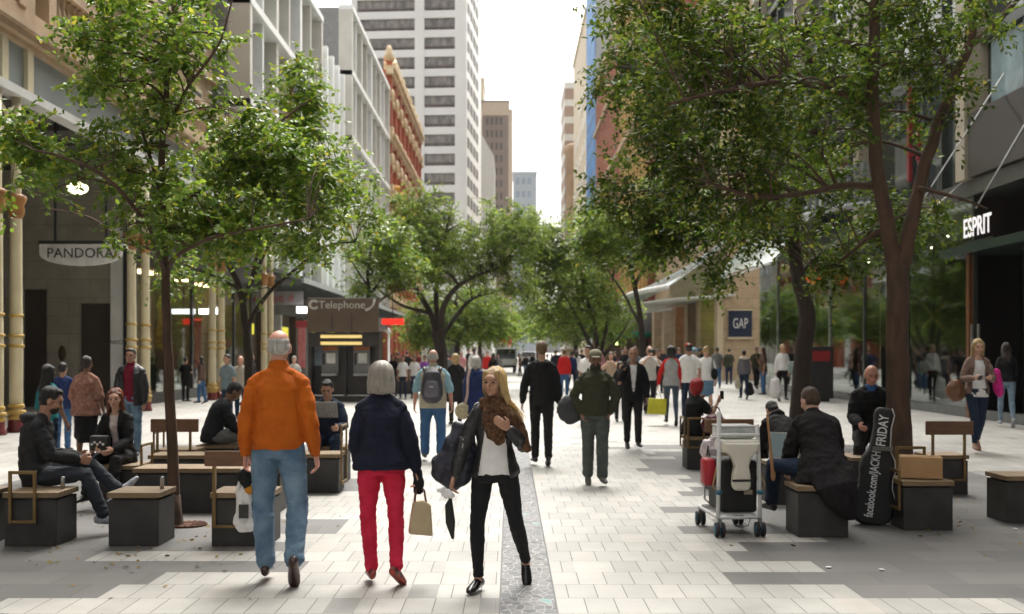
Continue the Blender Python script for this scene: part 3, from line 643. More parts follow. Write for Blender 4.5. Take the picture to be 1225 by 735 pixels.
# awning glass high up and over the far half
g=G().sheet(lambda u,v:(-2.2+v*2.2, 7+u*12, 4.9+v*2.6+.15*math.sin(u*PI)),20,5); g.build('glass_awning',M('frosted_green_glass',(.40,.50,.45),(.30,.40,.36),scale=1.2,rough=.12,spec=.8,stretch=(1,4,1)),gb,True)
for (u0,z0) in ((0,4.9),(.5,6.2)):
    G().bar((-2.2+u0*2.2,7,z0),(-2.2+u0*2.2,19,z0+.0),.07,.09).build('awning_rail',whitep,gb)
for i in range(11): G().bar((-2.2,7+i*1.2,4.88),(0,7+i*1.2,7.48),.03,.05).build('awning_rib',M('rib_pale',(.5,.55,.53)),gb)
for (a,b) in (((-2.6,-7.5,4.3),(-.1,-7.5,8.2)),((-2.2,-11.0,4.6),(-.1,-11.0,8.2)),((-2.0,-5.4,4.35),(-.1,-5.0,6.0))):
    G().tube([a,b],[.018,.018],6).build('tie_rod',M('steel',(.55,.55,.53)),gb,True)
# raised letters over the entrance
s=sign('shop_lettering','raised white capital letters over the black shop entrance at far right',loc=(XR-.3,27.55,4.72))
text('ESPRIT',.66,M('letter_white',(.85,.83,.83),emit=(1,.95,.95),es=.25),s,(0,0,0),(PI/2,0,-PI/2),ext=.006,sx=.86,bold=.008)
G().box(-.02,.03,-.95,.95,-.36,-.32).build('letter_rail',black,s)
# wooden display cross and pole inside the glass
o=empty('wooden_display',(12.5,33.4,0),0,'crossed light wood beams displayed behind the right hand glass','display')
G().bar((0,-.9,2.3),(0,1.1,3.3),.07,.1).build('beam',M('warm_wood',(.5,.28,.10)),o); G().bar((.12,1.0,2.4),(.12,-.7,3.1),.07,.1).build('beam',M('warm_wood',(.5,.28,.10)),o)
G().bar((0,-.2,1.2),(0,2.0,1.9),.06,.09).build('low_beam',M('warm_wood',(.5,.28,.10)),o); G().bar((.06,0,.1),(.06,0,5.5),.03).build('post',black,o)
o=empty('orange_sign',(11.2,wx(0,1)*0+11.2*1350/(973-610),wz(331,41.6)),0,'small orange and red sign high on the glass front by the tree trunk','sign')
G().lathe([(.28,-.02),(.30,0),(.28,.02)],(0,0,0),18).build('disc',M('sign_orange',(.75,.12,.02),emit=(.8,.1,.02),es=.3),o); o.rotation_euler=(PI/2,0,0)
G().lathe([(.12,.021),(.12,.05)],(0,0,0),14).build('disc_centre',M('sign_yellow',(.8,.5,.05)),o)
# cylinder litter / advert pillar by far trunk
gx,gy=11.0,42.5
o=empty('advert_stand',(wx(979,38),38,0),0,'black advertising stand with red panel before the glass front','stand')
G().box(-.45,.45,-.2,.2,.1,1.85).build('cabinet',black,o,bevel=.02); G().box(-.34,.34,-.215,-.2,1.35,1.7).build('red_panel',M('panel_red',(.30,.012,.015)),o)
G().box(-.3,.3,-.25,.25,0,.1).build('foot',black,o)
# ================================================================ telephone booth and small things left
kb=empty('telephone_booth',(wx(413,38),38,0),0,'brown double telephone booth with a lettered canopy panel','telephone booth')
kbr=M('booth_brown',(.115,.075,.045),(.095,.062,.038),scale=2,rough=.45); kdk=M('booth_dark',(.035,.028,.024),rough=.4)
hw=1.19
G().box(-hw,hw,-.55,-.45,wz(398,38),wz(358,38)).build('sign_panel',kbr,kb,bevel=.01)
G().box(-hw,hw,-.43,.5,wz(360,38),wz(358,38)+.02).build('roof',kdk,kb)
for x in (-.36,.3): G().box(x-.02,x+.02,-.56,-.55,wz(397,38),wz(376,38)).build('panel_seam',kdk,kb)
g=G().box(-hw,hw,.3,.4,.2,wz(398,38)); g.build('back_panel',kdk,kb)
G().box(-hw,-hw+.12,-.4,.3,0,wz(398,38)).build('side_post',kdk,kb); G().box(hw-.12,hw,-.4,.3,0,wz(398,38)).build('side_post',kdk,kb)
G().box(-.03,.03,.0,.3,0,wz(398,38)).build('middle_post',kdk,kb)
for z in (wz(403,38),wz(411,38)): G().box(-.75,.62,-.5,-.44,z-.05,z+.05).build('lit_slot',M('lit_amber',(.5,.38,.15),emit=(1,.72,.25),es=.3),kb)
G().box(-hw,hw,-.42,-.35,wz(415,38),wz(399,38)).build('light_box',kdk,kb)
for x in (-.52,.55):
    p=G().box(x-.28,x+.28,.05,.3,.95,2.05).build('payphone',M('phone_grey',(.22,.22,.22),rough=.4),kb)
    G().box(x-.26,x+.26,.0,.05,1.72,1.98).build('orange_header',M('phone_orange',(.42,.13,.04)),p)
    G().box(x-.12,x+.18,.02,.05,1.28,1.62).build('phone_notice',M('notice_white',(.8,.8,.76)),p)
    G().tube([(x-.2,-.02,1.6),(x-.22,-.04,1.45),(x-.2,-.02,1.25)],[.03,.02,.03],6).build('handset',black,p,True)
    G().box(x-.26,x+.26,-.15,.3,.86,.94).build('phone_shelf',M('phone_steel',(.4,.4,.39),metal=.5,rough=.4),p)
G().box(-1.15,-.78,.2,.29,1.2,1.9).build('notice_panel',M('notice_blue',(.3,.36,.42)),kb)
G().box(-hw,hw,-.5,.6,0,.18).build('plinth',kdk,kb)
text('Telephone',.36,M('booth_letter',(.62,.60,.54)),kb,(-.03,-.556,wz(366,38)),(PI/2,0,0),ext=.004)
text('C',.42,M('booth_letter',(.62,.60,.54)),kb,(-hw+.2,-.556,wz(366,38)),(PI/2,0,0),ext=.004,bold=.02)
G().tube([(hw-.42,-.56,3.06),(hw-.3,-.56,3.1),(hw-.18,-.56,3.22),(hw-.14,-.56,3.38)],[.055,.035,.035,.055],7).build('handset_symbol',M('booth_letter',(.62,.60,.54)),kb,True)
o=empty('litter_bin',(wx(481,45),45,0),0,'square brown bin with pale top right of the telephone booth','bin')
G().box(-.45,.45,-.3,.3,.04,1.0).build('cabinet',M('bin_brown',(.10,.08,.065)),o,bevel=.02); G().box(-.5,.5,-.35,.35,1.0,1.07).build('top',whitep,o,bevel=.01); G().box(-.38,.38,-.24,.24,0,.04).build('foot',black,o)
def post(label,px,d,h,col,wd=.12):
    o=empty('street_post',(wx(px,d),d,0),0,label,'post')
    G().lathe([(wd*1.6,0),(wd*1.6,.12),(wd*.6,.2),(wd*.5,h)],(0,0,0),10).build('shaft',col,o,True); G().lathe([(wd*.9,h),(wd*1.2,h+.1),(wd*.2,h+.3)],(0,0,0),10).build('cap',col,o,True)
post('slim white post under the glowing red strip sign',465,58,2.6,whitep,.1)
post('thick pale post beyond the tree in the street centre',557,90,5.0,whitep,.35)
post('thin white post left of the white service truck',589,100,3.4,whitep,.16)
for i,(px,py,d,l) in enumerate(((602,402,90,'small orange red flag high over the white truck'),(609,405,92,'second smaller orange flag beside the red one over the truck'))):
    o=empty('street_flag',(wx(px,d),d,0),0,l,'flag'); G().box(-.22,.22,-.01,.01,wz(py+8,d),wz(py-6,d)).build('cloth',M('flag_orange%d'%i,(.7,.12-.0*i,.04+.04*i)),o); G().bar((-.25,0,0),(-.25,0,wz(py-7,d)),.05).build('pole',whitep,o)
# small white service truck, front on
def truck(label,px,d,w=1.75,h=1.95,col=None):
    o=empty('service_truck',(wx(px,d),d,0),0,label,'truck'); c=col or M('truck_white',(.75,.77,.78),rough=.3)
    G().prism([(-.0,.45),(3.6,.45),(3.6,h-.5),(2.6,h-.45),(2.3,h),(.5,h),(.08,1.15)],(-w/2,0,0),(0,1,0),(0,0,1),(w,0,0)).build('body',c,o,bevel=.05)
    g=G(); g.v=[V((-w/2+.1,-.02+.05,1.13)),V((w/2-.1,.03,1.13)),V((w/2-.18,.40,h-.08)),V((-w/2+.18,.40,h-.08))]; g.f=[(0,1,2,3)]; g.build('windscreen',M('windscreen',(.012,.014,.016),rough=.05),o,solid=.03)
    G().box(-w/2+.05,w/2-.05,-.06,.06,.42,.62).build('bumper',black,o,bevel=.02)
    for x in (-w/2+.22,w/2-.22):
        G().box(x-.13,x+.13,-.05,.02,.74,.9).build('headlight',M('headlight',(.8,.8,.75),rough=.1),o,bevel=.02)
        for y in (.6,2.8):
            t=G(); m=Matrix.Translation((x,y,.31))@Matrix.Rotation(PI/2,4,'Y'); L=len(t.v); t.lathe([(.2,-.1),(.31,-.09),(.31,.09),(.2,.1)],(0,0,0),16); t.v=[m@q for q in t.v]; t.build('wheel',black,o,True)
    for s in (-1,1): G().box(s*(w/2+.12)-.06,s*(w/2+.12)+.06,.25,.35,1.2,1.5).build('mirror',black,o)
truck('small white service truck facing the camera far down the street',605,88)
truck('pale van parked farther back right of the white service truck',632,128,1.8,1.7)

# buildings that line the street behind the photographer
block('office_building','stone office block left of the street behind the viewer',-30,-13.2,-70,5.5,24,M('pale_stone',(.5,.47,.42)),winglass,fl=4,bw=5,maxw=40)
block('office_building','dark glass office block right of the street behind the viewer',11.9,30,-70,13.5,30,M('dark_cladding',(.10,.10,.095)),winglass,fl=4,bw=5,side='-x',maxw=40)
# ================================================================ TREES
def leafmat(name,cols,tr=.35,rough=.38,spec=.45):
    m=bpy.data.materials.new(name); m.use_nodes=True; nt=m.node_tree; L=nt.links.new
    p=nt.nodes['Principled BSDF']; out=nt.nodes['Material Output']
    ge=nd(nt,'ShaderNodeNewGeometry'); cr=nd(nt,'ShaderNodeValToRGB'); L(ge.outputs['Random Per Island'],cr.inputs[0])
    e=cr.color_ramp.elements; e[0].position=0; e[0].color=(*cols[0][1],1); e[1].position=1; e[1].color=(*cols[-1][1],1)
    for pos,c in cols[1:-1]: q=e.new(pos); q.color=(*c,1)
    tc=nd(nt,'ShaderNodeTexCoord'); n=nd(nt,'ShaderNodeTexNoise'); n.inputs['Scale'].default_value=1.1; n.inputs['Detail'].default_value=3; L(tc.outputs['Object'],n.inputs['Vector'])
    r=nd(nt,'ShaderNodeMapRange'); r.inputs[1].default_value=.35; r.inputs[2].default_value=.65; r.inputs[3].default_value=.7; r.inputs[4].default_value=1.35; L(n.outputs[0],r.inputs[0])
    x=nd(nt,'ShaderNodeMix',data_type='RGBA',blend_type='MULTIPLY'); x.inputs[0].default_value=1; L(cr.outputs[0],x.inputs[6]); L(r.outputs[0],x.inputs[7])
    L(x.outputs[2],p.inputs['Base Color']); p.inputs['Roughness'].default_value=rough; p.inputs['Specular IOR Level'].default_value=spec
    t=nd(nt,'ShaderNodeBsdfTranslucent'); hs=nd(nt,'ShaderNodeHueSaturation'); hs.inputs['Value'].default_value=1.7; hs.inputs['Hue'].default_value=.485; L(x.outputs[2],hs.inputs['Color']); L(hs.outputs[0],t.inputs[0])
    mx=nd(nt,'ShaderNodeMixShader'); mx.inputs[0].default_value=tr; L(p.outputs[0],mx.inputs[1]); L(t.outputs[0],mx.inputs[2]); L(mx.outputs[0],out.inputs[0])
    return m
leafA=leafmat('leaves_bright',[(0,(.05,.115,.012)),(.4,(.095,.175,.018)),(.78,(.15,.235,.025)),(.95,(.22,.27,.03)),(1,(.36,.31,.03))],.45,.34,.5)
leafB=leafmat('leaves_dark',[(0,(.024,.055,.006)),(.4,(.046,.088,.009)),(.8,(.085,.135,.014)),(.96,(.14,.16,.02)),(1,(.24,.2,.04))],.42,.5,.2)
leafC=leafmat('leaves_mid',[(0,(.060,.115,.018)),(.5,(.11,.175,.025)),(.9,(.17,.24,.035)),(1,(.26,.27,.05))],.45,.5,.25)
bark=M('bark_brown',(.115,.065,.04),(.06,.038,.026),scale=9,rough=.9,bump=.8,bscale=30,stretch=(1,1,.3))
barkd=M('bark_dark',(.06,.042,.033),(.035,.026,.02),scale=9,rough=.9,bump=.8,bscale=30,stretch=(1,1,.3))
def leaf(g,p,d,L,W,rg,droop=.0):
    # a leaf blade of four corners, folded along its rib
    d=V(d).normalized(); n=V((rg.gauss(0,.55),rg.gauss(0,.55),1)).normalized(); s=d.cross(n)
    if s.length<.05: return
    s.normalize(); u=s.cross(d)
    h=s*(W*.5); e=u*(W*.1)
    b=len(g.v); g.v+=[p,p+d*(L*.28)+h*.86+e,p+d*(L*.62)+h*.9+e-u*(L*droop*.4),p+d*L-u*(L*droop),p+d*(L*.62)-h*.9+e-u*(L*droop*.4),p+d*(L*.28)-h*.86+e]; g.f.append((b,b+1,b+2,b+3,b+4,b+5))
def smooth_line(pts,k=5):
    P=[V(p) for p in pts]; out=[]
    for i in range(len(P)-1):
        a=P[max(i-1,0)];b=P[i];c=P[i+1];d=P[min(i+2,len(P)-1)]
        for j in range(k):
            t=j/k; out.append(.5*((2*b)+(c-a)*t+(2*a-5*b+4*c-d)*t*t+(3*b-a-3*c+d)*t**3))
    out.append(P[-1]); return out
def tree(label,x,y,limbs,blobs,ncl,nleaf,L,lm,bm,seed,group='street trees planted along the pedestrian street',spr=.24,name='street_tree',hang=.25,twig=.012,gap=-.12,wr=.36):
    rg=random.Random(seed); o=empty(name,(x,y,0),0,label,'tree',group)
    tr=G(); pts=[]
    for ln,r0,r1 in limbs:
        q=smooth_line(ln); n=len(q)
        q=[p+V((noise.noise(p*3)*.03,noise.noise(p*3+V((9,9,9)))*.03,0))*(1 if i else 0) for i,p in enumerate(q)]
        tr.tube(q,[r0+(r1-r0)*(i/(n-1))**.8 for i in range(n)],9)
        pts+=[(p,r0+(r1-r0)*i/(n-1)) for i,p in enumerate(q) if i>n*.35 or r0<.06]
    r0_=limbs[0][1]; q0=V(limbs[0][0][0]); tr.lathe([(r0_*1.75,-.01),(r0_*1.45,.03),(r0_*1.15,.12),(r0_*.9,.3)],(q0.x,q0.y,0),11)
    cl=[]; tw=sum(b[6] for b in blobs); tries=0
    while len(cl)<ncl and tries<ncl*30:
        tries+=1; r=rg.random()*tw
        for b in blobs:
            r-=b[6]
            if r<=0: break
        d=V((rg.gauss(0,1),rg.gauss(0,1),rg.gauss(0,1))).normalized()*(rg.random()**.5)
        p=V((b[0]+d.x*b[3],b[1]+d.y*b[4],b[2]+d.z*b[5]))
        if noise.noise(p*(1.1/max(.6,b[3]*.4))+V((seed,seed,seed)))<gap+rg.gauss(0,.08): continue
        cl.append(p)
    tg=G(); lf=G()
    for c in cl:
        # nearest carrying point below the cluster
        best=min(pts,key=lambda q:(q[0]-c).length+max(0,q[0].z-c.z)*1.2)
        a=best[0]; mid=(a+c)/2+V((rg.gauss(0,.08),rg.gauss(0,.08),.12*(c-a).length))
        q=smooth_line([a,mid,c],4); r0=min(best[1]*.6,twig*(1+(c-a).length)); tg.tube(q,[r0+(twig*.3-r0)*i/(len(q)-1) for i in range(len(q))],5,cap=False)
        if rg.random()<.2: pts.append((mid,r0*.6))
        ns=rg.randint(5,7)
        for k in range(ns):
            t=.55+.45*rg.random(); p0=a.lerp(c,t)*.25+c*.75 if k%2 else c.copy()
            dd=V((rg.gauss(0,1),rg.gauss(0,1),rg.gauss(.1,.6)-hang)).normalized(); Ls=spr*(.7+rg.random()*.9)
            m=max(4,int(nleaf/ns)); 
            for j in range(m):
                s=(j+.5)/m; pp=p0+dd*(Ls*s)+V((0,0,-hang*Ls*s*s*.8)); side=1 if j%2 else -1
                ld=(dd*.55+V((rg.gauss(0,.5),rg.gauss(0,.5),rg.gauss(-.1,.4)))+perp(dd)*side*.6)
                leaf(lf,pp,ld,L*(.65+.6*rg.random()),L*wr*(.8+.4*rg.random()),rg,.12)
    tr.build('trunk',bm,o,True); tg.build('twigs',bm,o,True)
    lf.build('crown',lm,o)
    return o
def rimg(p,x,y):   # list of (px,py,dy) -> local point, dy = offset in depth
    return [(wx(a,y+d)-x, d, wz(b,y+d)) for a,b,d in p]
# --- near left tree
ty=10.8; tx=wx(208,ty)
I=lambda *p: rimg(p,tx,ty)
tree('slim young tree with a pale green airy crown before the arcade at left',tx,ty,[
 (I((209,632,0),(206,540,0),(201,430,0),(197,330,0),(192,235,.1),(196,140,.2),(207,40,.2),(212,-60,.2)),.062,.02),
 (I((197,330,0),(175,270,-.4),(130,215,-.8),(80,190,-1),(40,180,-1.1)),.026,.009),
 (I((195,290,0),(225,240,.4),(280,200,.7),(330,150,.9),(370,120,1)),.028,.009),
 (I((197,320,0),(240,290,-.5),(300,275,-.7),(370,262,-.6)),.024,.008),
 (I((193,240,0),(170,160,.3),(140,90,.6),(120,30,.8)),.022,.008),
 (I((195,160,0),(230,100,-.4),(262,50,-.6),(280,0,-.5)),.02,.007),
 (I((196,300,0),(150,290,.5),(110,262,.9),(60,250,1.1)),.018,.007)],
 [(wx(210,ty)-tx,0,wz(215,ty),1.05,1.05,.72,3),(wx(120,ty)-tx,-.4,wz(215,ty),.55,.6,.28,1.1),(wx(45,ty)-tx,-.6,wz(180,ty),.36,.5,.42,.7),(wx(320,ty)-tx,.3,wz(190,ty),.75,.8,.62,2.2),(wx(375,ty)-tx,.2,wz(235,ty),.42,.7,.45,.9),
  (wx(180,ty)-tx,.1,wz(60,ty),.85,1,.8,3.1),(wx(130,ty)-tx,.1,wz(20,ty),.45,.7,.5,.7),(wx(260,ty)-tx,0,wz(285,ty),.9,.7,.25,1.1)],
 330,66,.068,leafA,bark,3,spr=.26,wr=.56,gap=.03)
# --- second left tree, behind
ty=17.; tx=wx(296,ty)
tree('second left tree with thin dark branches between the arcade columns and the telephone booth',tx,ty,[
 (I((299,500,0),(297,430,0),(294,390,0),(286,345,.1),(270,300,.2),(262,230,.3),(280,150,.3)),.085,.02),
 (I((294,395,0),(318,355,-.3),(350,325,-.5),(390,295,-.5),(425,290,-.4)),.04,.012),
 (I((290,365,0),(305,320,.3),(318,260,.5),(350,180,.6),(372,120,.6)),.04,.012),
 (I((285,345,0),(255,330,.3),(225,318,.5),(205,300,.6)),.03,.01),
 (I((300,340,0),(345,250,-.4),(390,200,-.6),(415,190,-.6)),.03,.01)],
 [(wx(335,ty)-tx,0,wz(210,ty),1.05,1.2,1.1,3),(wx(400,ty)-tx,-.2,wz(215,ty),.6,.8,.75,1.4),(wx(368,ty)-tx,-.3,wz(125,ty),.45,.7,.65,.9),(wx(440,ty)-tx,-.2,wz(255,ty),.35,.6,.4,.5),(wx(280,ty)-tx,.2,wz(250,ty),1.0,1,.9,2.),(wx(395,ty)-tx,-.3,wz(300,ty),.7,.8,.28,1.0),(wx(325,ty)-tx,-.3,wz(350,ty),.45,.5,.16,.4),(wx(230,ty)-tx,.3,wz(330,ty),.6,.6,.3,.5)],
 250,56,.088,leafA,barkd,5,spr=.34,wr=.54,gap=.04)
# --- third on the left, farther
ty=46.; tx=wx(527,ty)
tree('broad dark tree forking low in the left centre of the street',tx,ty,[
 (I((529,474,0),(528,440,0),(527,415,0),(522,398,0)),.30,.24),
 (I((524,405,0),(515,375,.5),(495,340,1),(478,300,1.4),(470,260,1.5)),.17,.05),
 (I((526,405,0),(530,370,-.5),(545,345,-1),(570,330,-1),(600,320,-1)),.16,.05),
 (I((524,400,0),(522,350,.3),(528,300,.5),(540,250,.5)),.14,.04),
 (I((526,408,0),(548,375,.8),(565,358,1),(590,350,1.2)),.12,.04),
 (I((515,375,.5),(480,365,.2),(450,345,0)),.1,.03)],
 [(wx(510,ty)-tx,0,wz(285,ty),2.2,2.6,1.9,4),(wx(460,ty)-tx,0,wz(300,ty),1.3,1.8,1.0,1.4),(wx(555,ty)-tx,0,wz(320,ty),2.1,2.3,1.2,2.4),(wx(600,ty)-tx,-.5,wz(285,ty),1.7,2,1.5,3.2),(wx(500,ty)-tx,0,wz(245,ty),1.2,1.4,.8,1.1),(wx(620,ty)-tx,-.5,wz(345,ty),1.0,1.4,.6,.7)],
 380,60,.19,leafC,barkd,7,spr=.55,gap=-.2,twig=.02)
ty=41.; tx=wx(449,ty)
tree('light green tree whose crown rises over the telephone booth',tx,ty,[
 (I((449,476,0),(448,430,0),(446,390,0),(440,340,0),(445,290,0)),.11,.05),
 (I((445,350,0),(470,310,.4),(490,270,.5)),.05,.02),(I((445,350,0),(425,320,.4),(405,290,.5)),.05,.02),(I((444,370,0),(470,350,-.4),(500,345,-.5)),.04,.015)],
 [(wx(455,ty)-tx,0,wz(290,ty),1.4,1.5,.9,2),(wx(480,ty)-tx,0,wz(325,ty),1.1,1.2,.8,1.5),(wx(430,ty)-tx,0,wz(345,ty),.9,1,.45,.6)],
 150,54,.16,leafA,barkd,17,spr=.45,gap=-.12)
# --- far centre trees
ty=52.; tx=wx(712,ty)
tree('leaning multi-stemmed tree right of the street centre',tx,ty,[
 (I((722,464,0),(718,440,0),(712,425,0)),.26,.2),
 (I((712,428,0),(698,395,.4),(682,365,.8),(665,335,1)),.13,.04),
 (I((715,428,0),(712,390,0),(700,350,-.3),(690,300,-.5)),.13,.04),
 (I((718,430,0),(725,395,.4),(730,360,.6),(735,320,.8)),.11,.04),
 (I((716,432,0),(740,405,-.3),(752,385,-.6)),.08,.03)],
 [(wx(690,ty)-tx,0,wz(330,ty),2.2,2.4,1.8,3.4),(wx(650,ty)-tx,0,wz(310,ty),1.5,2,1.6,2),(wx(730,ty)-tx,0,wz(365,ty),1.3,1.8,1.1,1.3),(wx(715,ty)-tx,.5,wz(280,ty),1.5,1.6,1.3,1.5),(wx(668,ty)-tx,0,wz(380,ty),1.2,1.4,.7,.8),(wx(636,ty)-tx,0,wz(275,ty),1.6,1.6,1.1,2.2),(wx(660,ty)-tx,0,wz(300,ty),1.4,1.6,1.1,1.5)],
 380,60,.2,leafC,barkd,11,spr=.6,gap=-.2,twig=.02)
ty=40.; tx=wx(770,ty)
tree('bright green tree crown above the right street centre',tx,ty,[
 (I((772,476,0),(770,430,0),(764,370,0),(750,300,.2),(735,240,.3)),.15,.05),
 (I((766,390,0),(745,350,-.4),(725,320,-.6)),.07,.02),(I((756,320,0),(722,290,.4),(705,250,.6)),.07,.02),(I((760,340,0),(790,280,.3),(800,230,.4)),.07,.02)],
 [(wx(722,ty)-tx,0,wz(270,ty),1.1,1.4,1.0,1.3),(wx(765,ty)-tx,0,wz(290,ty),1.3,1.4,1.1,2),(wx(710,ty)-tx,0,wz(300,ty),.9,1,.8,1),(wx(800,ty)-tx,0,wz(240,ty),1.3,1.3,1.2,1.5)],
 230,56,.17,leafA,barkd,13,spr=.5,gap=-.12)
for i,(px,ty,sd,lb_) in enumerate(((575,82.,21,'far tree left of the white service truck'),(645,88.,22,'far tree standing behind the service truck'),(690,74.,23,'far tree right of the man in the black hoodie'),(548,64.,24,'far tree behind the forked tree in the left centre'))):
    tx=wx(px,ty)
    tree(lb_,tx,ty,[(I((px,440+ (5 if i>2 else 0),0),(px-1,415,0),(px+2,390,0),(px-3,360,0)),.2,.08),(I((px,405,0),(px-14,385,.5),(px-26,370,1)),.08,.03),(I((px,405,0),(px+14,388,-.5),(px+28,372,-1)),.08,.03)],
      [(0,0,wz(372,ty),3.0 if i!=2 else 2.4,2.6,1.9,3),(-1.6,0,wz(392,ty),2.0,2,1.1,1.6),(1.9,0,wz(390,ty),2.2,2,1.1,1.6)],170,52,.3,leafC if i!=2 else leafA,barkd,sd,spr=.8,gap=-.25,twig=.02)
# --- right near trees
ty=12.6; tx=wx(1078,ty)
tree('large brown-trunked tree with a high fork beside the bench with the box',tx,ty,[
 (I((1080,602,0),(1077,540,0),(1074,470,0),(1073,400,0),(1074,345,0),(1074,318,0)),.142,.118),
 (I((1074,335,0),(1066,300,0),(1055,240,-.1),(1048,180,-.2),(1043,100,-.2),(1046,20,-.1),(1050,-70,0)),.105,.05),
 (I((1075,335,0),(1086,290,0),(1098,230,.1),(1118,160,.2),(1145,90,.3),(1163,40,.3),(1160,-60,.3)),.095,.045),
 (I((1155,60,.3),(1185,35,.2),(1225,-10,.1),(1250,-50,0)),.045,.02),
 (I((1140,95,.3),(1110,40,.8),(1090,0,1)),.03,.015),
 (I((1053,225,0),(1010,222,-.4),(960,232,-.8),(900,235,-1),(840,215,-1.2)),.045,.014),
 (I((1046,130,0),(990,105,-.5),(930,98,-.9),(860,110,-1.3),(800,125,-1.5)),.05,.015),
 (I((1044,60,0),(970,40,.3),(890,30,.6),(820,20,.9)),.045,.015),
 (I((1100,225,0),(1140,235,-.4),(1180,250,-.6)),.03,.01),
 (I((1060,270,0),(1020,300,.4),(985,330,.6)),.03,.01)],
 [(wx(1030,ty)-tx,.5,wz(90,ty),1.5,1.4,1.05,4),(wx(900,ty)-tx,-.4,wz(120,ty),1.3,1.3,.85,3.2),(wx(820,ty)-tx,-.5,wz(95,ty),.95,1.1,1.0,2.2),(wx(990,ty)-tx,1.3,wz(225,ty),1.3,.8,.6,1.7),(wx(1105,ty)-tx,1.3,wz(235,ty),.55,.6,.5,.9),(wx(1150,ty)-tx,1.4,wz(250,ty),.5,.5,.35,.5),(wx(870,ty)-tx,-.5,wz(230,ty),.8,.9,.5,1.4),(wx(1120,ty)-tx,.3,wz(30,ty),.9,1.2,.6,1.6),(wx(770,ty)-tx,-.5,wz(20,ty),.75,1,.55,1.1),(wx(930,ty)-tx,.2,wz(0,ty),1.8,1.3,.6,2.2),(wx(1010,ty)-tx,.6,wz(320,ty),.5,.4,.2,.3),(wx(1110,ty)-tx,.7,wz(290,ty),.25,.4,.3,.15)],
 460,64,.076,leafB,bark,31,spr=.32,gap=-.0,wr=.5)
ty=20.6; tx=wx(957,ty)
tree('dark leaning tree with a crooked trunk behind the seated man in black',tx,ty,[
 (I((953,531,0),(957,480,0),(961,420,0),(966,375,0),(955,335,0),(948,285,0),(955,235,0),(968,190,0),(975,130,.2),(965,60,.3)),.20,.07),
 (I((950,260,0),(915,245,-.4),(880,240,-.7),(830,250,-1)),.07,.02),
 (I((950,300,0),(930,250,.5),(900,210,.8),(860,190,1)),.06,.02),
 (I((962,205,0),(920,150,-.4),(870,110,-.8),(800,90,-1.2),(740,80,-1.4)),.075,.02),
 (I((970,150,.2),(1020,110,.5),(1070,90,.7)),.06,.02),
 (I((905,245,-.4),(880,290,-.4),(862,330,-.4)),.03,.01),
 (I((956,330,0),(985,300,.5),(1020,290,.8)),.05,.015)],
 [(wx(880,ty)-tx,0,wz(150,ty),1.9,1.9,1.5,3.2),(wx(795,ty)-tx,0,wz(165,ty),1.15,1.6,1.25,1.9),(wx(730,ty)-tx,0,wz(110,ty),.6,1,.6,.6),(wx(800,ty)-tx,-.2,wz(268,ty),1.05,1.1,.65,1.7),(wx(890,ty)-tx,-.2,wz(265,ty),1.1,1.1,.7,1.6),(wx(980,ty)-tx,0,wz(120,ty),1.6,1.7,1.4,1.8),(wx(1010,ty)-tx,.8,wz(300,ty),.8,.7,.5,.7),(wx(860,ty)-tx,-.3,wz(322,ty),.42,.5,.38,.5),(wx(775,ty)-tx,-.3,wz(60,ty),.9,1.2,.8,1.2),(wx(720,ty)-tx,-.2,wz(230,ty),.5,.6,.5,.35),(wx(1110,ty)-tx,1.2,wz(255,ty),.75,.7,.7,.5)],
 440,60,.108,leafB,barkd,33,spr=.42,gap=.0,wr=.5)
# overhanging branch tips of a tree whose trunk stands nearer, top right of the street
# tree grates
def grate(x,y,r,label):
    o=empty('tree_grate',(x,y,0),0,label,'tree grate'); rust=M('rusted_iron',(.16,.065,.035),(.09,.04,.025),scale=20,rough=.9,bump=.6)
    g=G(); g.lathe([(r*.25,.002),(r,.002),(r,.018),(r*.25,.018)],(0,0,0),26); g.build('plate',rust,o)
    g=G()
    for i in range(18):
        a=2*PI*i/18; g.bar((math.cos(a)*r*.35,math.sin(a)*r*.35,.021),(math.cos(a)*r*.93,math.sin(a)*r*.93,.021),.018,.008)
    g.build('radial_bars',rust,o)
grate(wx(222,10.8),10.85,.19,'round rusty iron grate at the foot of the slim left tree')
grate(wx(1080,12.6),12.6,.42,'round rusty iron grate at the foot of the large right tree')

# fallen leaves and grit lying on the paving under the trees
rg2=random.Random(77); g=G()
for k in range(420):
    cx_,cy_,sp_=rg2.choice(((-3.2,10.9,1.6),(-3.6,16,2.2),(4.3,12.0,2.0),(4.3,10.2,2.2),(5,20,2.6),(-3.,9.3,1.5)))
    x_=rg2.gauss(cx_,sp_*.55); y_=rg2.gauss(cy_,sp_*.5)
    a_=rg2.random()*6.28; L_=.03+rg2.random()*.03
    leaf(g,V((x_,y_,.006)),V((math.cos(a_),math.sin(a_),.08)),L_,L_*.5,rg2,-.1)
tag(g.build('fallen_leaves',leafmat('dry_leaves',[(0,(.22,.13,.04)),(.5,(.30,.20,.05)),(.8,(.12,.10,.03)),(1,(.35,.26,.06))],.1,.7,.2)),kind='stuff')
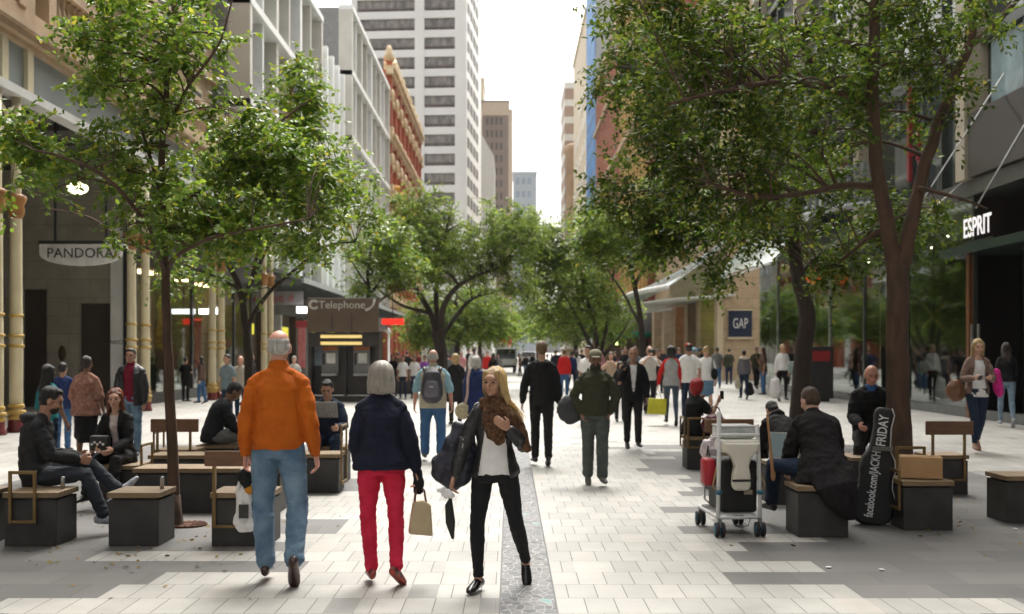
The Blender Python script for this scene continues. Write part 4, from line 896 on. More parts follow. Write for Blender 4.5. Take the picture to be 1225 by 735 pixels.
# ================================================================ PEOPLE
WS=bpy.data.scenes.new('workshop'); WV=WS.view_layers[0]
def remesh(g,name,mat,parent,vox,smooth=2,disp=None,cut=None,solid=0,sc=1.0):
    me=g.me(name); o=bpy.data.objects.new(name,me); WS.collection.objects.link(o)
    m=o.modifiers.new('r','REMESH'); m.mode='VOXEL'; m.voxel_size=vox; m.use_smooth_shade=True
    if smooth:
        k=o.modifiers.new('s','SMOOTH'); k.factor=.5; k.iterations=smooth
    WV.update()
    nm=bpy.data.meshes.new_from_object(o.evaluated_get(WV.depsgraph)); o.modifiers.clear()
    WS.collection.objects.unlink(o); C.objects.link(o)
    o.data=nm; nm.name=name; bpy.data.meshes.remove(me)
    if disp:
        amp,fx,fz=disp
        n_=len(nm.vertices); cs=[0.0]*(3*n_); nm.vertices.foreach_get('co',cs); ns=[0.0]*(3*n_); nm.vertices.foreach_get('normal',ns)
        for i in range(n_):
            c=V(cs[3*i:3*i+3]); n=noise.noise(V((c.x*fx,c.y*fx,c.z*fz)))+.5*noise.noise(V((c.x*fx*2.1+5,c.y*fx*2.1,c.z*fz*1.7)))-(1.1*max(0,.22-abs(noise.noise(V((c.x*fx*.8+c.z*4,c.y*fx*.8-c.z*3,c.z*fz*.8+7)))))*1.2 if vox<.013 else 0)
            cs[3*i]+=ns[3*i]*amp*n; cs[3*i+1]+=ns[3*i+1]*amp*n; cs[3*i+2]+=ns[3*i+2]*amp*n
        nm.vertices.foreach_set('co',cs); nm.update()
    if cut:
        import bmesh
        bm=bmesh.new(); bm.from_mesh(nm)
        bmesh.ops.delete(bm,geom=[f for f in bm.faces if cut(f.calc_center_median())],context='FACES'); bm.to_mesh(nm); bm.free()
    nm.materials.clear(); nm.materials.append(mat); nm.polygons.foreach_set('use_smooth',[True]*len(nm.polygons)); nm.update()
    o.parent=parent
    if solid:
        k=o.modifiers.new('t','SOLIDIFY'); k.thickness=solid; k.offset=1
    return o
def cloth(name,c,c2=None,rough=.85,bump=.35,scale=14,spec=.25): return M('cl_'+name,c,c2 or tuple(x*.8 for x in c),scale=scale,rough=rough,bump=bump,bscale=90,spec=spec)
SK={'fair':M('skin_fair',(.60,.36,.26),(.55,.31,.22),scale=12,rough=.5),'tan':M('skin_tan',(.42,.23,.15),(.38,.20,.13),scale=12,rough=.5),'brown':M('skin_brown',(.24,.125,.075),(.20,.10,.06),scale=12,rough=.5),
    'ruddy':M('skin_ruddy',(.60,.30,.22),(.52,.25,.18),scale=12,rough=.5)}
def hairm(n,c): return M('hair_'+n,c,tuple(x*.55 for x in c),scale=25,rough=.45,bump=.7,bscale=70,stretch=(3,3,.35))
HR={'black':hairm('black',(.012,.010,.009)),'dark':hairm('dark',(.035,.022,.015)),'brown':hairm('brown',(.09,.05,.028)),'blond':hairm('blond',(.52,.36,.15)),'grey':hairm('grey',(.36,.33,.29)),'white':hairm('white',(.62,.60,.56)),
    'red':hairm('red',(.20,.055,.022)),'crimson':hairm('crimson',(.45,.012,.015)),'ltbrown':hairm('ltbrown',(.2,.12,.06))}
EYE=M('eye_dark',(.02,.015,.012),rough=.2); LIP=M('lips',(.42,.14,.12),rough=.4); BROW=M('brow',(.09,.055,.035))
def vv(*a): return V(a).normalized()
POSE={
 'stand':dict(),
 'walk':dict(thL=(0,.32,-1),shL=(0,.10,-1),thR=(0,-.16,-1),shR=(0,-.50,-.86),ftR=(0,.72,-.69),uaL=(-.16,-.22,-1),faL=(-.05,.0,-1),uaR=(.16,.15,-1),faR=(.0,.35,-1)),
 'walk2':dict(thR=(0,.32,-1),shR=(0,.10,-1),thL=(0,-.16,-1),shL=(0,-.50,-.86),ftL=(0,.72,-.69),uaR=(.16,-.22,-1),faR=(.05,.0,-1),uaL=(-.16,.15,-1),faL=(.0,.35,-1)),
 'stroll':dict(thL=(0,.16,-1),shL=(0,.02,-1),thR=(0,-.10,-1),shR=(0,-.22,-1),ftR=(0,.93,-.36)),
 'phone':dict(uaR=(.2,.25,-1),faR=(-.25,.55,1.0)),
 'camera':dict(uaR=(.4,.7,-.55),faR=(-.55,.5,.75),uaL=(-.4,.7,-.55),faL=(.55,.5,.75)),
 'sit':dict(thL=(-.12,1,-.02),shL=(-.02,.12,-1),thR=(.12,1,-.02),shR=(.02,.12,-1),lean=8,bend=10,uaL=(-.12,.35,-1),faL=(.25,1,-.05),uaR=(.12,.35,-1),faR=(-.25,1,-.05)),
}
def person(label,x,y,rot,H,pose='stand',sex='m',skin='fair',hair=('short','dark'),top=None,bot=None,shoe=None,seat=None,detail=None,z0=0,face=None,girth=1.0,**kw):
    P0=dict(POSE[pose]); P0.update(kw)
    o=empty('person',(x,y,z0),R(rot),label,'person'); s=H/1.75
    D=y if detail is None else detail
    vox=.0062 if D<10.8 else .0085 if D<15 else .012 if D<22 else .018 if D<36 else .028
    near=D<22
    lean=R(P0.get('lean',1)); bend=R(P0.get('bend',0)); side=R(P0.get('side',0)); tw=R(P0.get('twist',0))
    f=sex=='f'
    def spine(z):
        p=V((0,0,0)); n=8
        for i in range(n):
            a=lean+bend*(max(0,z)*(i+.5)/n)/.5; p+=V((math.sin(side),math.sin(a)*math.cos(side),math.cos(a)*math.cos(side)))*(z/n)
        a=lean+bend*max(0,z)/.5
        S=V((math.sin(side),math.sin(a)*math.cos(side),math.cos(a)*math.cos(side))); t=tw*min(1,max(0,z)/.4)
        Rr=V((math.cos(t),math.sin(t),0)); Rr=(Rr-S*Rr.dot(S)).normalized(); Ff=S.cross(Rr)
        return p,Rr,Ff,S
    def tp(x,y,z):
        p,r,ff,u=spine(z); return p+r*x+ff*y
    gx=girth
    ST=[(-.08,.12,.095),(-.02,.16,.118),(.05,.162,.118),(.12,.150,.108),(.20,.144,.104),(.30,.154,.112),(.39,.162,.116),(.44,.144,.102),(.48,.110,.082),(.512,.080,.066),(.55,.060,.058)] if not f else \
       [(-.08,.12,.095),(-.02,.168,.122),(.05,.162,.118),(.12,.135,.10),(.20,.118,.09),(.29,.132,.108),(.37,.142,.122),(.43,.130,.098),(.475,.100,.074),(.505,.072,.06),(.545,.050,.050)]
    ST=[(z,a*gx,b*gx) for z,a,b in ST]
    def torso(g,z0_,z1_,t,n=20,flare=0,tf=None):
        pts=[];rr=[]
        zz=[z0_]+[q[0] for q in ST if z0_<q[0]<z1_]+[z1_]
        def rad(z):
            if z<=ST[0][0]: return (ST[1][1],ST[1][2])
            for (a,b) in zip(ST,ST[1:]):
                if a[0]<=z<=b[0]:
                    k=(z-a[0])/(b[0]-a[0]); return (a[1]+(b[1]-a[1])*k,a[2]+(b[2]-a[2])*k)
            return ST[-1][1:]
        for z in zz:
            a,b=rad(z)
            if z<.10: a=max(a,.155*gx); 
            tt=t if tf is None else tf(z)
            fl=flare*max(0,(.15-z)) ; pts.append(tp(0,0,z)); rr.append((a+tt+fl,b+tt+fl))
        b0=len(g.v); g.tube(pts,rr,n,ref=spine(.2)[1],flat=True)
    shw=(.166 if not f else .142)*(.5+.5*gx); 
    J={}
    for sd,S in ((-1,'L'),(1,'R')):
        sh=tp(sd*shw,-.005,.448); ua=vv(*P0.get('ua'+S,(sd*.16,-.03,-1))); fa=vv(*P0.get('fa'+S,(sd*.03,.14,-1)))
        _,r,ff,u=spine(.4)
        if P0.get('localarms',True): tr=lambda d:(r*d.x+ff*d.y+V((0,0,1))*d.z).normalized()
        else: tr=lambda d:d
        ua=tr(ua); fa=tr(fa); el=sh+ua*.285; wr=el+fa*.25; J['sh'+S]=sh;J['el'+S]=el;J['wr'+S]=wr;J['fa'+S]=fa
        hd=P0.get('hd'+S); J['hd'+S]=tr(vv(*hd)) if hd else fa
        hp=V((sd*.088*(1.05 if f else 1),0,-.02)); th=vv(*P0.get('th'+S,(sd*.03,.0,-1))); sk_=vv(*P0.get('sh'+S,(sd*.0,-.03,-1)))
        kn=hp+th*.42; an=kn+sk_*.405; ft=P0.get('ft'+S,(sd*.14,1,0)); ft=vv(*ft)
        J['hp'+S]=hp;J['kn'+S]=kn;J['an'+S]=an;J['ft'+S]=ft
        upf=V((0,0,1)); upf=(upf-ft*upf.dot(ft)); upf=upf.normalized() if upf.length>.05 else V((0,-1,0)); J['up'+S]=upf
    low=min(min((J['an'+S]-J['up'+S]*.085-J['ft'+S]*.06).z,(J['an'+S]-J['up'+S]*.08+J['ft'+S]*.17).z) for S in 'LR')
    off=V((P0.get('dx',0),P0.get('dy',0),-low if seat is None else seat/s+.10))
    def T(g):
        g.v=[(q+off)*s for q in g.v]; return g
    # ---- head frame
    nb,nr,nf,nu=spine(.54)
    hy=R(P0.get('yaw',0)); hp_=R(P0.get('nod',0)); hr=R(P0.get('tilt',0))
    base=tp(0,0,.54); ang=lean+bend
    a=ang*.45-hp_*1.0
    up=V((math.sin(hr),math.sin(ang*.35+max(0,-hp_)*.6),1)).normalized()
    hup=V((0,math.sin(-hp_+ang*.25),math.cos(-hp_+ang*.25))); hfw=V((0,math.cos(-hp_+ang*.25),-math.sin(-hp_+ang*.25)))
    rz=Matrix.Rotation(hy+tw,3,'Z'); hx=rz@V((1,0,0)); hfw=rz@hfw; hup=rz@hup
    if hr: q=Matrix.Rotation(hr,3,hfw); hx=q@hx; hup=q@hup
    hc=base+up*.142+hfw*.014
    hl=lambda x,y,z: hc+hx*x+hfw*y+hup*z
    hax=(hx,hfw,hup)
    # ---- body
    b=G(); torso(b,-.08,.545,-.014)
    for sd in (-1,1): b.tube([tp(sd*.035,-.01,.515),tp(sd*shw*.9,-.008,.452)],[.042,.034],10)
    for S in 'LR':
        b.ell(J['sh'+S]-V((0,0,.014)),(.040,.040,.042)); sd=-1 if S=='L' else 1
        sh,el,wr=J['sh'+S],J['el'+S],J['wr'+S]
        k=.88 if f else 1
        b.tube([sh.lerp(el,.12),sh.lerp(el,.35),sh.lerp(el,.8),el,el.lerp(wr,.3),el.lerp(wr,.75),wr],[.038*k,.043*k,.040*k,.039*k,.041*k,.031*k,(.027*k,.021*k)],12)
        h=J['hd'+S]; pn=V(P0.get('pn'+S,(sd*-1,0,0)))    # palm normal (towards thigh)
        pn=pn-h*pn.dot(h); pn=pn.normalized() if pn.length>.1 else perp(h); sv=h.cross(pn)*(1 if S=='R' else -1)   # thumb side
        if sv.dot(V((0,1,0)))<0 and abs(h.z)>.6: sv=-sv
        b.tube([wr,wr+h*.03,wr+h*.065,wr+h*.092],[(.027*k,.02*k),(.036*k,.017),(.042*k,.016),(.038*k,.013)],12,ref=sv)
        cu=P0.get('curl'+S,.45); fr=.0092 if near else .011
        for q,(offs,ln) in enumerate(((.031,.068),(.011,.078),(-.010,.072),(-.030,.056))):
            p=wr+h*.085+sv*offs*k; d=h; pp=[p]
            for seg in (.42,.33,.25):
                d=(d+pn*cu*(1.0+.5*seg)).normalized(); p=p+d*ln*seg*1.05; pp.append(p)
            b.tube(pp,[fr*1.05,fr,fr*.92,fr*.8],8)
        p=wr+h*.03+sv*.03*k; b.tube([p,p+(sv*.7+h*.7+pn*.2).normalized()*.032,p+(sv*.45+h*.9+pn*.35).normalized()*.066],[fr*1.35,fr*1.15,fr*.9],8)
        hp2,kn,an=J['hp'+S],J['kn'+S],J['an'+S]
        bk=(kn-hp2).cross(V((1,0,0))).normalized()
        b.tube([hp2,hp2.lerp(kn,.3),hp2.lerp(kn,.8),kn,kn.lerp(an,.3),kn.lerp(an,.75),an],[.082*gx,.076*gx,.056,.053,.053,.036,.035],12)
        b.tube([an,an-J['up'+S]*.035+J['ft'+S]*.03,an-J['up'+S]*.055+J['ft'+S]*.14],[.034,.036,.022],8)
    b.tube([tp(0,-.01,.50),base,hl(0,-.02,-.06)],[.066,(.055 if not f else .048),(.056 if not f else .048)],14)
    b.ell(hl(0,-.012,.025),(.076,.094,.096),hax,18,12); b.ell(hl(0,.026,-.045),(.056 if not f else .051,.062,.068),hax,14,9); b.ell(hl(0,.062,-.083),(.027,.026,.022),hax)
    b.ell(hl(0,.064,.03),(.056,.03,.035),hax); b.tube([hl(0,.082,.012),hl(0,.098,-.015),hl(0,.106,-.030)],[.010,.012,.015],8); b.ell(hl(.0,.090,-.034),(.019,.013,.01),hax)
    b.ell(hl(0,.080,-.057),(.024,.014,.014),hax)
    for sd in (-1,1): b.ell(hl(sd*.078,-.008,-.008),(.010,.022,.034),hax); b.ell(hl(sd*.042,.055,-.022),(.026,.028,.026),hax)
    remesh(T(b),'body',SK[skin],o,vox*s,2)
    # ---- face details
    if face:
        g=G()
        for sd in (-1,1):
            e=G().ell(hl(sd*.031,.079,.004),(.0135,.008,.0065),hax,10,7); T(e).build('eye',EYE,o,True)
            e=G().tube([hl(sd*.014,.090,.022),hl(sd*.032,.090,.027),hl(sd*.05,.078,.022)],[.0035,.0045,.003],6); T(e).build('eyebrow',BROW,o,True)
        T(G().ell(hl(0,.091,-.058),(.021,.008,.0075),hax,10,7)).build('lips',LIP,o,True)
        if 'stubble' in face or 'beard' in face:
            g=G(); g.ell(hl(0,.036,-.060),(.054,.060,.056),hax); g.ell(hl(0,.083,-.044),(.024,.012,.006),hax); remesh(T(g),'beard',HR['dark'],o,vox*s,1,cut=None)
        if 'glasses' in face:
            g=G()
            for sd in (-1,1): g.ell(hl(sd*.032,.092,.002),(.024,.006,.018),hax,10,6); 
            T(g.tube([hl(-.078,.0,.01),hl(-.05,.088,.006),hl(.05,.088,.006),hl(.078,0,.01)],[.004]*4,5)).build('glasses',black,o,True)
    # ---- hair
    if hair:
        hk,hcn=hair; g=G(); hm=HR[hcn]
        if hk=='short': g.ell(hl(0,-.024,.04),(.083,.095,.094),hax,18,11); g.ell(hl(0,-.045,.0),(.078,.070,.075),hax); g.ell(hl(0,.03,.095),(.055,.045,.03),hax)
        elif hk=='bald': g.ell(hl(0,-.035,.0),(.085,.078,.062),hax,18,11); g.ell(hl(0,-.04,.04),(.0795,.07,.05),hax)
        elif hk=='bob':
            g.ell(hl(0,-.022,.035),(.100,.110,.100),hax,18,12); g.tube([hl(0,-.03,.04),hl(0,-.035,-.02),hl(0,-.035,-.075),hl(0,-.032,-.095)],[(.098,.095),(.108,.098),(.106,.09),(.09,.078)],18,ref=hx)
        elif hk in('long','longer'):
            g.ell(hl(0,-.022,.038),(.087,.100,.096),hax,18,12); L_=.22 if hk=='long' else .33
            bs=spine(.4)[2]
            q=hl(0,-.05,-.08); q2=q-bs*.06+V((0,0,-L_*.55)); q3=q-bs*.075+V((0,0,-L_))
            g.tube([hl(0,-.03,.04),hl(0,-.045,-.03),q,q2,q3],[(.085,.08),(.092,.068),(.098,.055),(.095,.04),(.05,.02)],16,ref=hx)
            for sd in (-1,1): g.tube([hl(sd*.06,.035,.07),hl(sd*.083,.0,.0),hl(sd*.085,-.005,-.08),hl(sd*.085,.0,-.12)+V((0,0,-L_*.35))],[.024,.023,.024,.012],8)
        elif hk=='bun':
            g.ell(hl(0,-.022,.038),(.086,.100,.094),hax,18,11); g.ell(hl(0,-.10,.10),(.045,.045,.045),hax)
        elif hk=='curly':
            g.ell(hl(0,-.02,.045),(.096,.105,.10),hax,18,11); g.ell(hl(0,-.04,-.02),(.095,.085,.08),hax)
        elif hk=='blown':   # long hair blown to one side (her left)
            g.ell(hl(0,-.022,.038),(.087,.100,.096),hax,18,12)
            g.tube([hl(0,-.03,.03),hl(.0,-.05,-.03),hl(-.04,-.055,-.11),hl(-.10,-.05,-.19),hl(-.19,-.03,-.26)],[(.085,.08),(.09,.06),(.075,.05),(.05,.035),(.015,.012)],14,ref=hx)
            g.tube([hl(-.05,.04,.085),hl(-.082,.015,.0),hl(-.10,.0,-.08),hl(-.14,.02,-.17)],[.03,.027,.03,.012],8)
            g.tube([hl(.05,.04,.085),hl(.082,.0,.01),hl(.085,-.02,-.07),hl(.07,-.03,-.13)],[.025,.02,.022,.012],8)
        if D<12.6 and hk in('bob','blown','long'):
            rs=random.Random(int(x*1000)); sg=G(); N=230
            hm2=M('strand_'+hcn,tuple(min(1,c*1.5+.02) for c in hm.node_tree.nodes['Mix'].inputs[6].default_value[:3]),rough=.35) if 'Mix' in hm.node_tree.nodes else hm
            for q_ in range(N):
                th_=rs.uniform(0,2*PI); 
                if math.sin(th_)>.35 and hk!='long': th_=-th_
                cx_,sy_=math.cos(th_),math.sin(th_)
                if sy_>.45: continue
                j_=rs.uniform(.99,1.05); ex,ey,ez=(.100,.110,.100) if hk=='bob' else (.087,.100,.096)
                P_=[hl(ex*j_*cx_*math.cos(a_),-.022+ey*j_*sy_*math.cos(a_),.037+ez*j_*math.sin(a_)) for a_ in (1.35,1.0,.6,.2,-.1)]
                if hk=='bob': P_+=[hl(.108*j_*cx_,-.03+.097*j_*sy_,-.04),hl(.105*j_*cx_,-.03+.09*j_*sy_,-.105+rs.uniform(-.02,.012))]
                elif hk=='blown':
                    k_=rs.uniform(.6,1.1); P_+=[hl(.082*cx_-.02,-.05+.05*sy_,-.06),hl(.06*cx_-.06*k_,-.055+.045*sy_,-.13),hl(.04*cx_-.15*k_,-.04+.03*sy_,-.20),hl(.02*cx_-.23*k_,-.02+rs.uniform(-.03,.03),-.26*k_+rs.uniform(-.03,.03))]
                else: P_+=[hl(.09*cx_,-.05+.05*sy_,-.08),hl(.09*cx_,-.05+.04*sy_,-.08)+V((0,0,-.13)),hl(.07*cx_,-.06+.03*sy_,-.08)+V((0,0,-.2-rs.uniform(0,.04)))]
                sg.tube(P_,[.0016]*len(P_),3,cap=False)
            T(sg).build('hair_strands',hm2,o,True)
        amp=(.006 if near else .004) if hk not in('curly',) else .014
        cutf=(lambda c:((c/s-off)-hc).dot(hup)>.062+((c/s-off)-hc).dot(hfw)*.0) if hk=='bald' else None
        remesh(T(g),'hair',hm,o,max(vox,.007)*s,1,disp=(amp,22,6) if hk!='curly' else (amp,24,24),cut=cutf)
    # ---- trousers / skirt
    if bot:
        kd,bm_=bot[0],bot[1]; t=bot[2] if len(bot)>2 else .014; g=G()
        torso(g,-.09,.045,.008)
        for S in 'LR':
            hp2,kn,an=J['hp'+S],J['kn'+S],J['an'+S]; A_=.012
            if kd=='trousers':
                g.tube([hp2+V((0,0,.02)),hp2.lerp(kn,.3),hp2.lerp(kn,.8),kn,kn.lerp(an,.3),kn.lerp(an,.75),an.lerp(kn,.02)],[.086*gx+t*.5,.078*gx+t,.058+t,.056+t,.055+t,.042+t*1.2,.042+t*1.35],14)
            elif kd=='slim':
                g.tube([hp2+V((0,0,.02)),hp2.lerp(kn,.3),hp2.lerp(kn,.8),kn,kn.lerp(an,.3),kn.lerp(an,.75),an.lerp(kn,.04)],[.089*gx,.084*gx,.063,.060,.060,.044,.042],14)
            elif kd=='shorts':
                g.tube([hp2+V((0,0,.02)),hp2.lerp(kn,.3),hp2.lerp(kn,.95)],[.088+t,.084+t,.070+t],14)
        if kd=='skirt':
            sl_=bot[3] if len(bot)>3 else .42
            k=(J['knL']+J['knR'])/2; g.tube([V((0,0,.05)),V((0,0,-.05)),k*(sl_*.5/.42),k*(sl_/.42)],[(.165*gx,.12),(.18*gx,.13),(.185,.135),(.19,.14)],18,ref=V((1,0,0)))
        remesh(T(g),'trousers' if kd in('trousers','slim') else kd,bm_,o,max(vox,.0075)*s,1,disp=(.0065 if near else .004,10,26) if kd!='slim' else (.0035,12,30))
    # ---- shoes
    if shoe is not False:
        sm=shoe or black
        for S in 'LR':
            g=G(); an,ft,u=J['an'+S],J['ft'+S],J['up'+S]; r=ft.cross(u)
            st=[(-.062,.030,.036),(-.03,.036,.045),(.03,.038,.044),(.09,.044,.034),(.15,.043,.026),(.19,.028,.018)]
            g.tube([an+ft*q-u*(.083-h_) for q,w_,h_ in st],[(w_,h_) for q,w_,h_ in st],12,ref=r)
            if bot and bot[0] in('trousers','slim'): g.tube([an-u*.03,an],[.036,.036],10)
            if near: remesh(T(g),'shoe',sm,o,max(vox,.0065)*s,1)
            else: T(g).build('shoe',sm,o,True)
    # ---- tops
    def garment(nm,tm,slv,hem,t,zt=.515,open_=None,collar=0,flare=.0,amp=.008,hood=False,cuff=0):
        g=G(); torso(g,hem,zt,t,24,flare)
        for S in 'LR':
            sh,el,wr=J['sh'+S],J['el'+S],J['wr'+S]; k=.9 if f else 1
            sd=-1 if S=='L' else 1
            if slv!='none': g.tube([tp(sd*.04,-.01,min(.50,zt-.01)),tp(sd*shw*.55,-.01,.478),tp(sd*shw*.98,-.006,.447)],[.044+t*.7,.043+t*.6,.040+t*.6],12)
            if slv!='none': g.ell(sh-V((0,0,.016)),(.044+t*.55,.048+t*.6,.046+t*.45))
            if slv=='long': g.tube([sh.lerp(el,.2),sh.lerp(el,.45),el,el.lerp(wr,.4),el.lerp(wr,.8),wr.lerp(el,.04+cuff)],[.046*k+t*.62,.049*k+t*.85,.045*k+t*.95,.042*k+t*.95,.036*k+t*.7,.031*k+t*.45],14)
            elif slv=='elbow': g.tube([sh.lerp(el,.12),sh.lerp(el,.4),el.lerp(wr,.1)],[.048*k+t*.7,.050*k+t,.048*k+t],14)
            elif slv=='short': g.tube([sh.lerp(el,.12),sh.lerp(el,.3),sh.lerp(el,.62)],[.049*k+t*.7,.053*k+t,.056*k+t*1.3],14)
            elif slv=='none': g.tube([tp((-1 if S=='L' else 1)*shw*.60,.0,.455),tp((-1 if S=='L' else 1)*shw*.60,.0,.38)],[.03,.04],8)
        if collar:
            p0=tp(0,-.012,.49); p1=base+up*.035*collar; g.tube([p0,p1],[(.078,.075),(.068,.066)],16)
        if hood: g.tube([tp(-.09,-.05,.50),tp(-.06,-.11,.475),tp(0,-.135,.46),tp(.06,-.11,.475),tp(.09,-.05,.50)],[.03,.045,.055,.045,.03],10)
        cf=None
        if open_:
            w0,w1=open_
            tab=[(z,)+spine(z) for z in (-.15,-.1,-.05,0,.05,.1,.15,.2,.25,.3,.35,.4,.45,.5,.55)]
            def cf(c):
                q=c/s-off
                # nearest height on the spine
                best,p,r,ff,u=min(tab,key=lambda k_:(q-k_[1]).dot(k_[4])**2)
                d=q-p; xx=d.dot(r)
                zc=best+d.dot(u)
                wdt=w0+(w1-w0)*max(0,min(1,(zc-hem)/(.52-hem)))
                return abs(xx)<wdt and d.dot(ff)>.03 and zc<.56 and d.length<.3
        return remesh(T(g),nm,tm,o,max(vox,.0075)*s,1,disp=(amp if near else amp*.7,9,15),cut=cf,solid=.006 if open_ else 0)
    if top:
        for L_ in top:
            garment(**L_)
    o['_s']=s
    info=dict(o=o,s=s,off=off,J=J,tp=lambda x,y,z:(tp(x,y,z)+off)*s,hl=lambda x,y,z:(hl(x,y,z)+off)*s,hax=hax,wr=lambda S:(J['wr'+S]+off)*s,hand=lambda S:(J['wr'+S]+J['hd'+S]*.10+off)*s,T=T,vox=vox)
    del o['_s']
    return info
def world(info,p): 
    o=info['o']; return Matrix.Translation(o.location)@Matrix.Rotation(o.rotation_euler.z,4,'Z')@V(p)
def tp_(tm,nm='top',slv='long',hem=-.06,t=.014,**k): return dict(nm=nm,tm=tm,slv=slv,hem=hem,t=t,**k)
def PX(px,y): return wx(px,y)
jean=cloth('jeans_light',(.20,.30,.40),(.08,.145,.23),scale=6); jeand=cloth('jeans_dark',(.02,.035,.07),(.015,.025,.05)); jeanm=cloth('jeans_mid',(.06,.15,.30),(.045,.11,.24),scale=8)
blk=cloth('black',(.014,.014,.016),(.010,.010,.011)); blk2=cloth('black_soft',(.022,.021,.022)); navy=cloth('navy',(.013,.016,.035),(.01,.012,.026)); navb=cloth('navy_blue',(.02,.035,.12)); wht=cloth('white',(.82,.81,.80),(.74,.73,.73)); brn_sh=M('shoe_brown',(.05,.018,.012),rough=.25,coat=.3)
orange=cloth('orange_fleece',(.54,.125,.008),(.43,.09,.005),scale=6); pink=cloth('pink_cotton',(.66,.028,.075),(.50,.015,.045),scale=7); olive=cloth('olive_knit',(.050,.052,.030),(.04,.042,.025)); greyt=cloth('grey_green_trousers',(.09,.105,.10),(.07,.08,.08)); sneaker=M('sneaker_white',(.62,.63,.64),(.3,.32,.38),scale=18,rough=.4)
# 1 man in orange fleece
p=person('white-haired man in orange fleece and light blue jeans walking away with a plastic bag',PX(333,8.15),8.15,-2,1.80,'stand','m','ruddy',('bald','white'),
  [tp_(orange,'fleece',hem=-.03,t=.019,collar=1.1,amp=.010,flare=.0)],('trousers',jean,.022),brn_sh,girth=.98,twist=4,
  thL=(-.08,.10,-1),shL=(.06,-.02,-1),thR=(.10,.08,-1),shR=(.05,-.55,-.95),ftR=(-.1,.62,-.85),ftL=(-.12,1,0),uaL=(-.22,-.04,-1),faL=(-.04,.16,-1),uaR=(.20,-.10,-1),faR=(.14,.24,-1),curlL=.9,curlR=.55,lean=2)
A1=p
# 2 woman in pink trousers
p=person('grey-haired woman in navy sweater and bright pink trousers walking away',PX(456,8.1),8.1,4,1.575,'stand','f','fair',('bob','grey'),
  [tp_(navy,'sweater',hem=-.05,t=.030,collar=.8,amp=.008,flare=.12)],('trousers',pink,.010),M('sneaker_red',(.45,.06,.03),(.03,.03,.03),scale=22,rough=.4),girth=1.08,detail=10,
  thL=(-.04,.12,-1),shL=(.08,-.06,-1),thR=(.06,.06,-1),shR=(.02,-.42,-1),ftR=(.35,.8,-.5),uaL=(-.20,.12,-1),faL=(.15,.50,-1),uaR=(.30,-.02,-1),faR=(.20,.12,-1),curlR=1.0,nod=3)
A2=p
# 3 blonde woman
scarf=cloth('scarf_brown',(.17,.085,.042),(.04,.02,.012),scale=45,bump=.8); leather=M('leather_black',(.018,.018,.020),(.012,.012,.013),scale=10,rough=.42,bump=.5,bscale=35)
p=person('blonde woman with brown patterned scarf, white top and black jacket walking towards the camera',PX(592,7.95),7.95,176,1.565,'stand','f','tan',('blown','blond'),
  [tp_(wht,'white_top','none',hem=-.05,t=.013,zt=.46,amp=.004),tp_(leather,'jacket',hem=-.05,t=.014,zt=.50,open_=(.125,.05),amp=.010,flare=.05)],('slim',cloth('black_jeans',(.016,.016,.018)),.0),M('patent_black',(.012,.012,.012),rough=.2),face='y',detail=8,
  thR=(.10,.16,-1),shR=(-.03,.06,-1),ftR=(.3,1,-.05),thL=(-.20,.10,-1),shL=(-.16,-.62,-.85),ftL=(-.15,.55,-.84),uaR=(.42,.10,-1),faR=(.28,.35,-1),uaL=(-.34,.22,-1),faL=(.50,.72,.66),hdL=(.75,.30,.55),pnL=(.2,-.9,.1),curlL=.6,curlR=.9,yaw=-26,nod=2,twist=4)
A3=p
g=G(); tpp=A3['tp']
g.tube([V(tpp(0.09*math.cos(a),.0+.075*math.sin(a),.535)) for a in [i*2*PI/14 for i in range(15)]],[.036]*15,9)
g.tube([V(tpp(0.085*math.cos(a),.01+.075*math.sin(a),.50)) for a in [i*2*PI/14 for i in range(15)]],[.040]*15,9)
g.tube([V(tpp(.03,.10,.50)),V(tpp(.02,.145,.40)),V(tpp(-.02,.15,.30)),V(tpp(-.06,.145,.22))],[(.06,.03),(.08,.03),(.075,.026),(.04,.018)],12,ref=(1,0,0))
g.tube([V(tpp(-.05,.10,.50)),V(tpp(-.12,.135,.40)),V(tpp(-.20,.12,.28)),V(tpp(-.27,.09,.15))],[(.05,.03),(.065,.026),(.055,.024),(.025,.012)],12,ref=(1,0,0))
remesh(g,'scarf',scarf,A3['o'],.008,1,disp=(.012,16,16))
# 4..: mid distance
p=person('man in black hooded jacket and black trousers walking away in mid street',PX(648,16.5),16.5,2,1.80,'stroll','m','fair',('short','ltbrown'),[tp_(blk,'jacket',hem=-.12,t=.018,hood=True,amp=.006)],('trousers',blk2,.012),uaL=(-.30,-.02,-1),faL=(-.10,.1,-1),uaR=(.22,-.02,-1),faR=(.06,.1,-1))
p=person('man in olive sweater and cap walking with hands in pockets',PX(712,14.1),14.1,180,1.67,'stroll','m','brown',('short','black'),[tp_(olive,'sweater',hem=-.06,t=.026,collar=1.6,amp=.012)],('trousers',greyt,.026),M('shoe_grey',(.12,.12,.11)),face='stubble',girth=1.05,uaL=(-.42,-.18,-1),faL=(.42,.35,-1),uaR=(.42,-.18,-1),faR=(-.42,.35,-1),nod=-8)
A5=p
capm=cloth('cap_khaki',(.22,.20,.14)); g=G(); hx=A5['hax']; g.ell(A5['hl'](0,-.012,.062),(.088,.102,.072),hx,16,9); g.ell(A5['hl'](0,.10,.048),(.066,.068,.009),hx,12,6); remesh(g,'cap',capm,A5['o'],.009,1)
